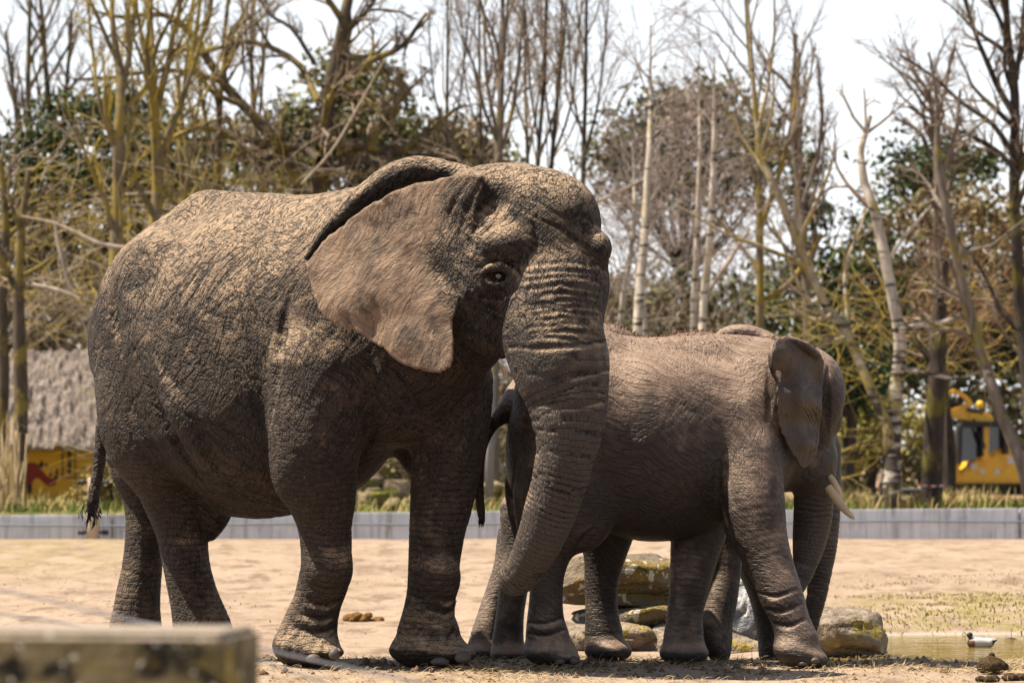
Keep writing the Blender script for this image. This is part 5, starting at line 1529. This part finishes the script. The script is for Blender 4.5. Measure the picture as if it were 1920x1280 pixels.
def make_excavator():
    Y = 93.0; k = Y / F_PX
    X = lambda px: (px - 960) * k
    Z = lambda py: CAM_H + (HOR - py) * k
    cx = X(1880); gz = float(ground_z(cx, Y))
    e = empty('excavator', (cx, Y, gz))
    tag(e, 'yellow excavator with a raised folded arm parked among the trees', 'excavator')
    yel = MB('yellow_paint', .35, .5); nn = yel.noise(yel.pos, 6, 4, .6)
    yel.color(yel.mix(yel.ss(nn, .4, .75), (1.0, .58, .015), (.80, .43, .015))); yel = yel.m
    dk = simple_mat('dark_steel', (.03, .03, .035), .6, .4, .4, 12)
    rub = simple_mat('track_rubber', (.045, .04, .04), .8, .3, .4, 9)
    gl = MB('cab_glass', .05, .6); gl.color((.06, .075, .09)); gl = gl.m
    wh = simple_mat('white_decal', (.75, .75, .75), .5)
    def pl(name, pts, depth, y, mat, bev=.02, par=e):
        return poly_plate(name, [(X(a) - cx, Z(b) - gz) for a, b in pts], depth, mat, par, (0, y, 0), bev)
    for y in (-.72, .72):                       # crawler tracks
        t = pl('track', [(1803, 945), (1808, 930), (1820, 924), (1990, 924), (2002, 932), (2004, 947), (1994, 957), (1815, 957)], .42, y, rub, .03)
        for q in range(7):
            w = part('wheel', lathe('wheel', [(0, -.23), (.10, -.23), (.17, -.2), (.17, .2), (.10, .23), (0, .23)], 16), dk, t, (X(1826 + q * 26) - cx, 0, Z(941) - gz), (R(90), 0, 0))
        for q in range(20):
            part('track_pad', box_mesh('track_pad', .07, .46, .04, .006, 1), dk, t, (X(1813 + q * 9.5) - cx, 0, Z(923.5) - gz))
    pl('undercarriage', [(1835, 930), (1840, 912), (1970, 912), (1975, 930)], 1.1, 0, dk)
    pl('blade', [(1779, 903), (1776, 885), (1778, 864), (1790, 864), (1791, 884), (1800, 890), (1800, 904)], 1.9, 0, yel, .03)
    pl('body', [(1790, 905), (1795, 880), (1808, 878), (1815, 862), (1828, 854), (1850, 852), (1851, 842), (1895, 840), (1925, 838), (2010, 842), (2022, 860), (2022, 905)], 2.1, 0, yel, .05)
    pl('skirt', [(1800, 909), (1800, 904), (2015, 904), (2010, 910)], 2.0, 0, dk)
    pl('engine_cover', [(1905, 842), (1908, 824), (2000, 826), (2008, 842)], 1.7, .1, yel, .04)
    c = pl('cab', [(1787, 866), (1789, 802), (1796, 795), (1862, 794), (1872, 800), (1874, 850), (1850, 853), (1828, 856), (1815, 864)], .95, -.52, gl, .03)
    for pts in ([(1785, 868), (1787, 800), (1791, 800), (1789, 868)], [(1868, 851), (1868, 798), (1874, 798), (1876, 851)], [(1826, 856), (1826, 798), (1830, 798), (1830, 856)]):
        pl('pillar', pts, .99, -.52, dk, .008, c)
    pl('cab_roof', [(1786, 802), (1790, 792), (1868, 790), (1878, 800)], 1.03, -.52, dk, .02, c)
    pl('boom', [(1826, 862), (1827, 800), (1822, 792), (1806, 792), (1803, 784), (1806, 774), (1830, 773), (1848, 780), (1852, 790), (1842, 796), (1841, 862)], .34, -1.2, yel, .03)
    pl('stick', [(1806, 790), (1770, 784), (1768, 776), (1772, 768), (1790, 762), (1801, 756), (1796, 748), (1782, 740), (1772, 736), (1776, 730), (1800, 742), (1812, 756), (1808, 768), (1812, 776)], .28, -1.2, yel, .02)
    pl('bucket', [(1734, 735), (1742, 727), (1752, 740), (1752, 786), (1744, 792), (1736, 782), (1740, 762)], .60, -1.2, yel, .03)
    pl('linkage', [(1750, 742), (1776, 732), (1778, 738), (1752, 750)], .20, -1.2, yel, .01)
    pl('linkage', [(1748, 784), (1772, 778), (1772, 785), (1750, 790)], .20, -1.2, yel, .01)
    for a, b in (((1832, 840), (1812, 786)), ((1800, 768), (1830, 776))):
        p0, p1 = Vector((X(a[0]) - cx, -1.42, Z(a[1]) - gz)), Vector((X(b[0]) - cx, -1.42, Z(b[1]) - gz))
        V, F = tube([p0, p0.lerp(p1, .55), p0.lerp(p1, .56), p1], [.05, .05, .028, .028], 10)
        part('hydraulic_ram', mesh_np('hydraulic_ram', V, F), dk, e)
    part('rotating_light', lathe('rotating_light', [(0, 0), (.09, 0), (.09, .10), (.07, .16), (0, .18)], 12), yel, e, (X(1831) - cx, -.7, Z(773) - gz + .1))
    for px, py, s in ((1816, 874, .14), (1832, 884, .11), (1859, 884, .13), (1885, 862, .17)):
        part('decal', box_mesh('decal', s, .012, s, .003, 1), wh, e, (X(px) - cx, -1.056, Z(py) - gz))
    # loose bucket on the ground, striped tape on the dark trunk
    Yb = 66.0; b = P(1705, 945, Yb)
    eb = empty('steel_trough', (b[0], Yb, float(ground_z(b[0], Yb))))
    tag(eb, 'dark open steel trough with a pale rim on the ground between birch and dark trunk', 'trough')
    poly_plate('body', [(-.16, .02), (.14, .02), (.2, .3), (-.22, .3)], .6, dk, eb, (0, 0, 0), .015)
    poly_plate('rim', [(-.235, .30), (.215, .30), (.215, .335), (-.235, .335)], .64, simple_mat('pale_rim', (.5, .5, .52), .6), eb, (0, 0, 0), .008)
    m = MB('barrier_stripes', .6, .3)
    x = m.math('FRACT', m.mul(m.sep(m.pos)[0], 7.0))
    m.color(m.mix(m.math('GREATER_THAN', x, .5), (.60, .57, .55), (.40, .05, .05)))
    Yt = 62.9; ta = [P(1722, 908, Yt), P(1745, 911, Yt - .12), P(1768, 910, Yt), P(1776, 925, Yt + .05)]
    V, F = [], []
    for i, q in enumerate(ta): V += [(q[0], q[1], q[2] - .016), (q[0], q[1], q[2] + .016)]
    for i in range(3): F.append((i * 2, i * 2 + 2, i * 2 + 3, i * 2 + 1))
    me = bpy.data.meshes.new('barrier_tape'); me.from_pydata(V, [], F)
    o = link('barrier_tape', me, m.m); sd = o.modifiers.new('thickness', 'SOLIDIFY'); sd.thickness = .004
    tag(o, 'short length of red and white barrier tape across the dark trunk', 'tape')

def dung_mesh(name, r, seed, sq=.85):
    bm = bmesh.new(); bmesh.ops.create_icosphere(bm, subdivisions=4, radius=1)
    V = np.array([v.co[:] for v in bm.verts], np.float32)
    d = 1 + .16 * fbm(V, 1.6, 4, seed) + .05 * np.abs(vnoise((V * [1, 1, 4]).astype(np.float32), 5, seed + 3))
    V = V * d[:, None] * [r, r, r * sq]
    for v, c in zip(bm.verts, V): v.co = c
    me = bpy.data.meshes.new(name); bm.to_mesh(me); bm.free(); me.shade_smooth()
    return me

def make_small_things():
    dm = MB('dung', .95, .1); n = dm.noise(dm.vscale(dm.pos, (30, 30, 60)), 1.5, 4, .7)
    dm.color(dm.mix(dm.ss(n, .35, .7), (.035, .024, .015), (.13, .085, .04))); dm.bump(n, .012); dm = dm.m
    om = MB('fresh_dung', .95, .1); n = om.noise(om.pos, 26, 4, .7)
    om.color(om.mix(n, (.11, .055, .018), (.26, .14, .045))); om.bump(n, .02); om = om.m
    # dung ball by the pond, with a knob on top
    Yb = 21.35; a = P(1860, 1258, Yb)
    e = empty('dung_ball', (a[0], Yb, 0)); tag(e, 'dark round dung ball on the crest beside the pond', 'dung')
    part('ball', dung_mesh('ball', .083, 5, .62), dm, e, (0, 0, .045)); part('knob', dung_mesh('knob', .018, 6), dm, e, (0, 0, .102))
    rg = random.Random(5)
    e = empty('dung_pile', (*P(1880, 1276, 20.6)[:2], 0)); tag(e, 'crumbled brown dung clods at the bottom right corner', 'dung')
    for k in range(12):
        part('clod', dung_mesh('clod', rg.uniform(.016, .04), 10 + k, .7), dm, e, (rg.uniform(-.13, .2), rg.uniform(-.12, .12), .012))
    Yd = 31.2; a = P(668, 1132, Yd)
    e = empty('dung_pile', (a[0], Yd, float(ground_z(a[0], Yd)))); tag(e, 'orange brown heap of dung on the sand between the big elephant\'s front legs', 'dung')
    for k in range(11):
        part('clod', dung_mesh('clod', rg.uniform(.03, .06), 40 + k, .75), om, e, (rg.gauss(0, .07), rg.gauss(0, .06), rg.uniform(.0, .05)))
    for k in range(2): part('clod', dung_mesh('clod', .03, 60 + k, .7), om, e, (.13 + .05 * k, 0, 0))
    # the duck
    Yk = 26.3; a = P(1838, 1207, Yk)
    e = empty('duck', (a[0], Yk, -.085)); tag(e, 'grey and white duck with a dark head floating on the pond', 'duck')
    wht = simple_mat('grey_feather', (.58, .57, .55), .7, .2, .15, 60); drk = simple_mat('dark_feather', (.02, .025, .02), .5, .4); bill = simple_mat('bill', (.45, .33, .05), .5)
    bod = Sculpt([Group('b', 0, [(Ell((0, 0, .028), (.105, .058, .048)), 0.0), (Ell((-.05, 0, .035), (.06, .046, .042)), .03), (Limb([[.08, 0, .04, .034], [.125, 0, .055, .016], [.15, 0, .062, .005]], 4, ((0, 1, 0), .55)), .03)])])
    V, F, N = bod.mesh(.006)
    col = MB('duck_body', .7, .2); xx = col.sep(col.pos)
    c = col.mix(col.ss(xx[0], .075, .095), (.42, .41, .40), (.025, .025, .025))
    c = col.mix(col.ss(xx[0], -.055, -.075), c, (.13, .06, .04)); c = col.mix(col.ss(xx[2], .052, .062, 0, .7), c, (.62, .61, .59)); col.color(c)
    part('body', mesh_np('body', V, F), col.m, e)
    hd = Sculpt([Group('h', 0, [(Limb([[-.075, 0, .04, .022], [-.088, 0, .072, .017], [-.092, 0, .095, .018]], 4), 0.0), (Ell((-.095, 0, .103), (.028, .021, .021)), .015)])])
    V, F, N = hd.mesh(.004); part('head', mesh_np('head', V, F), drk, e)
    bl = Sculpt([Group('l', 0, [(Limb([[-.115, 0, .100, .009], [-.148, 0, .094, .008]], 4, ((0, 0, 1), 1.8)), 0.0)])])
    V, F, N = bl.mesh(.003); part('bill', mesh_np('bill', V, F), bill, e)
    e.rotation_euler = (0, 0, R(14)); e.scale = (.82, .82, .82)
    # foreground concrete block and fence wires
    m = MB('mossy_concrete', .95, .15); p = m.pos
    n = m.noise(p, 7, 5, .65)
    c = m.mix(m.ss(n, .35, .65), (.27, .215, .12), (.13, .11, .05))
    c = m.mix(m.ss(m.noise(p, 9, 4, .6), .50, .60), c, (.022, .020, .015))
    c = m.mix(m.ss(m.noise(m.vscale(p, (1, 1, 1), loc=(3, 1, 2)), 6, 4, .6), .55, .65), c, (.30, .22, .05))
    c = m.mix(m.ss(m.noise(p, 30, 3, .5), .62, .68), c, (.75, .70, .58))
    c = m.mix(m.ss(m.sep(m.normal())[2], .4, .8), c, m.mix(m.noise(p, 12, 4, .6), (.42, .35, .29), (.20, .165, .13)))
    m.color(c); m.bump(m.add(n, m.noise(p, 40, 3)), .01)
    zt = CAM_H - (1187 - HOR) * 6.6 / F_PX
    bm = bmesh.new(); bmesh.ops.create_cube(bm, size=1)
    for v in bm.verts: v.co = ((v.co.x - .5) * 3.0, (v.co.y + .5) * .34, (v.co.z + .5) * (zt + .3) - .3)
    bmesh.ops.bevel(bm, geom=bm.edges[:], offset=.012, segments=3, affect='EDGES')
    me = bpy.data.meshes.new('concrete_block'); bm.to_mesh(me); bm.free()
    o = link('concrete_block', me, m.m); o.location = ((418 - 960) * 6.6 / F_PX, 6.6, 0); o.rotation_euler = (0, 0, R(-7))
    tag(o, 'mossy concrete barrier end in the lower left foreground, out of focus', 'barrier')
    wm = simple_mat('galvanised_wire', (.30, .31, .34), .45, .5)
    for k, (pts, lab) in enumerate([([(-60, 1090), (0, 1105), (100, 1128), (190, 1150), (300, 1172), (455, 1203), (520, 1222), (600, 1240), (660, 1252), (720, 1264), (800, 1284)], 'upper slack fence wire crossing in front of the big elephant\'s feet'),
                                    ([(-60, 1136), (0, 1150), (100, 1164), (180, 1176), (300, 1196), (460, 1230), (560, 1262), (640, 1292)], 'lower slack fence wire just above the concrete barrier')]):
        rows = np.array([P(x, y, 9.0 + .3 * k) for x, y in pts]); q = catmull(rows, 4)
        V, F = tube(q, np.full(len(q), .003), 6)
        tag(link('fence_wire', mesh_np('fence_wire', V, F), wm), lab, 'wire')

def blades(name, x0, x1, y0, y1, n, ln, w, mat, lay, seed, mask=None, kind='stuff'):
    """Blades or straws as thin triangles on the ground; lay 1 = lying flat, 0 = upright."""
    rng = np.random.default_rng(seed)
    x, y = rng.uniform(x0, x1, n), rng.uniform(y0, y1, n)
    if mask is not None:
        k = mask(x, y) > rng.random(n); x, y = x[k], y[k]; n = len(x)
    z = ground_z(x, y)
    a = rng.uniform(0, 2 * np.pi, n); el = np.abs(rng.normal(0, .25, n)) if lay else rng.uniform(.6, 1.5, n)
    l = ln * rng.uniform(.4, 1.3, n)
    d = np.stack([np.cos(a) * np.cos(el), np.sin(a) * np.cos(el), np.sin(el)], 1) * l[:, None]
    s = np.stack([-np.sin(a), np.cos(a), .5 + 0 * a], 1) * (w * .5)
    b = np.stack([x, y, z + .002 + (.004 * rng.random(n) if lay else -.004)], 1)
    bend = b + d * .55 + np.array([0, 0, .12]) * l[:, None]
    V = np.stack([b - s, b + s, bend + s * .8, b + d, bend - s * .8], 1).reshape(-1, 3)
    i = np.arange(n)[:, None] * 5
    F = [np.concatenate([i + [[0, 1, 2]], i + [[0, 2, 4]], i + [[4, 2, 3]]])]
    o = link(name, mesh_np(name, V, F, False, {'tone': np.repeat(rng.random(n), 5)}), mat)
    return tag(o, kind=kind)

def make_ground_cover():
    straw = leaf_mat('straw', (.32, .23, .11), (.55, .42, .24)); dry = leaf_mat('dry_grass', (.26, .22, .06), (.50, .39, .17)); gr = leaf_mat('fresh_grass', (.07, .12, .012), (.19, .22, .035))
    dk = leaf_mat('dark_litter', (.05, .035, .022), (.14, .095, .055))
    blades('straw', -3.3, 3.6, 20.1, 23.2, 13000, .075, .0032, straw, 1, 1, lambda x, y: .25 + .75 * (vnoise(np.stack([x, y, 0 * x], -1), 1.3, 7) > -.1))
    blades('litter', -3.3, 3.6, 20.6, 23.4, 2200, .045, .005, dk, 1, 2, lambda x, y: .1 + .9 * sm(21.2, 22.0, y) * (vnoise(np.stack([x, y, 0 * x], -1), 2.0, 8) > .0))
    blades('dry_grass', -6, 8, 27.5, 44, 42000, .026, .011, dry, 0, 3, lambda x, y: np.clip(sm(.4, 2.5, x - .03 * y) * (1 - sm(36, 44, y)) + .04, 0, 1) * (vnoise(np.stack([x, y * .5, 0 * x], -1), .9, 9) > .0))
    blades('grass', -9, 10, 61.3, 66, 16000, .17, .02, gr, 0, 4, lambda x, y: .15 + .85 * (vnoise(np.stack([x, y * .5, 0 * x], -1), .6, 10) > .05))
    blades('weeds', -9, 9, 61.3, 72, 7000, .34, .02, dry, 0, 5, lambda x, y: .1 + .9 * (vnoise(np.stack([x, y * .5, 0 * x], -1), .5, 12) > .15))
    # clods and crumbs of soil round the feet
    rng = np.random.default_rng(8); V, F = [], []
    base = np.array([(1, 0, 0), (-1, 0, 0), (0, 1, 0), (0, -1, 0), (0, 0, 1), (0, 0, -.4)], float)
    fc = np.array([(0, 2, 4), (2, 1, 4), (1, 3, 4), (3, 0, 4), (2, 0, 5), (1, 2, 5), (3, 1, 5), (0, 3, 5)])
    n = 1500
    x, y = rng.uniform(-3.2, 3.5, n), 22.0 + rng.normal(0, .55, n); s = rng.exponential(.006, n) + .004
    z = ground_z(x, y)
    V = (base[None] * (1 + .35 * rng.normal(size=(n, 6, 1))) * s[:, None, None] + np.stack([x, y, z], 1)[:, None]).reshape(-1, 3)
    F = (fc[None] + np.arange(n)[:, None, None] * 6).reshape(-1, 3)
    tag(link('soil_crumbs', mesh_np('soil_crumbs', V, F, False), simple_mat('soil', (.14, .095, .06), .95, .1)), kind='stuff')
    # reeds at the left edge
    rg = random.Random(31); polys = []
    for _ in range(42):
        p = P(rg.uniform(-16, 44), 950, 62.2 + rg.uniform(0, .8)); p[2] = .4
        h = rg.uniform(.5, 1.55); lean = rg.gauss(.01, .06); v = Vector(p)
        pts = [v, v + Vector((lean * .3, 0, h * .5)), v + Vector((lean, rg.gauss(0, .05), h))]
        if rg.random() < .3: pts += [pts[-1] + Vector((rg.uniform(-.35, .35), 0, -.12))]
        else: pts += [pts[-1] + Vector((lean * .4, 0, .12))]
        polys.append((pts, [.011, .010, .008, .003]))
    tag(link('reed_clump', tubes_mesh('reed_clump', polys, 4), simple_mat('dry_reed', (.58, .44, .25), .8, .2, .25, 3)), 'clump of tall pale dry reeds at the left edge behind the wall', 'reeds')

make_ground(); make_water(); make_wall(); make_posts()
print('T ground', time.time() - T0)
make_hut(); make_excavator()
make_trees()
print('T trees', time.time() - T0)
make_rocks(); make_small_things(); make_ground_cover()
print('T things', time.time() - T0)
make_elephants()
print('T elephants', time.time() - T0)
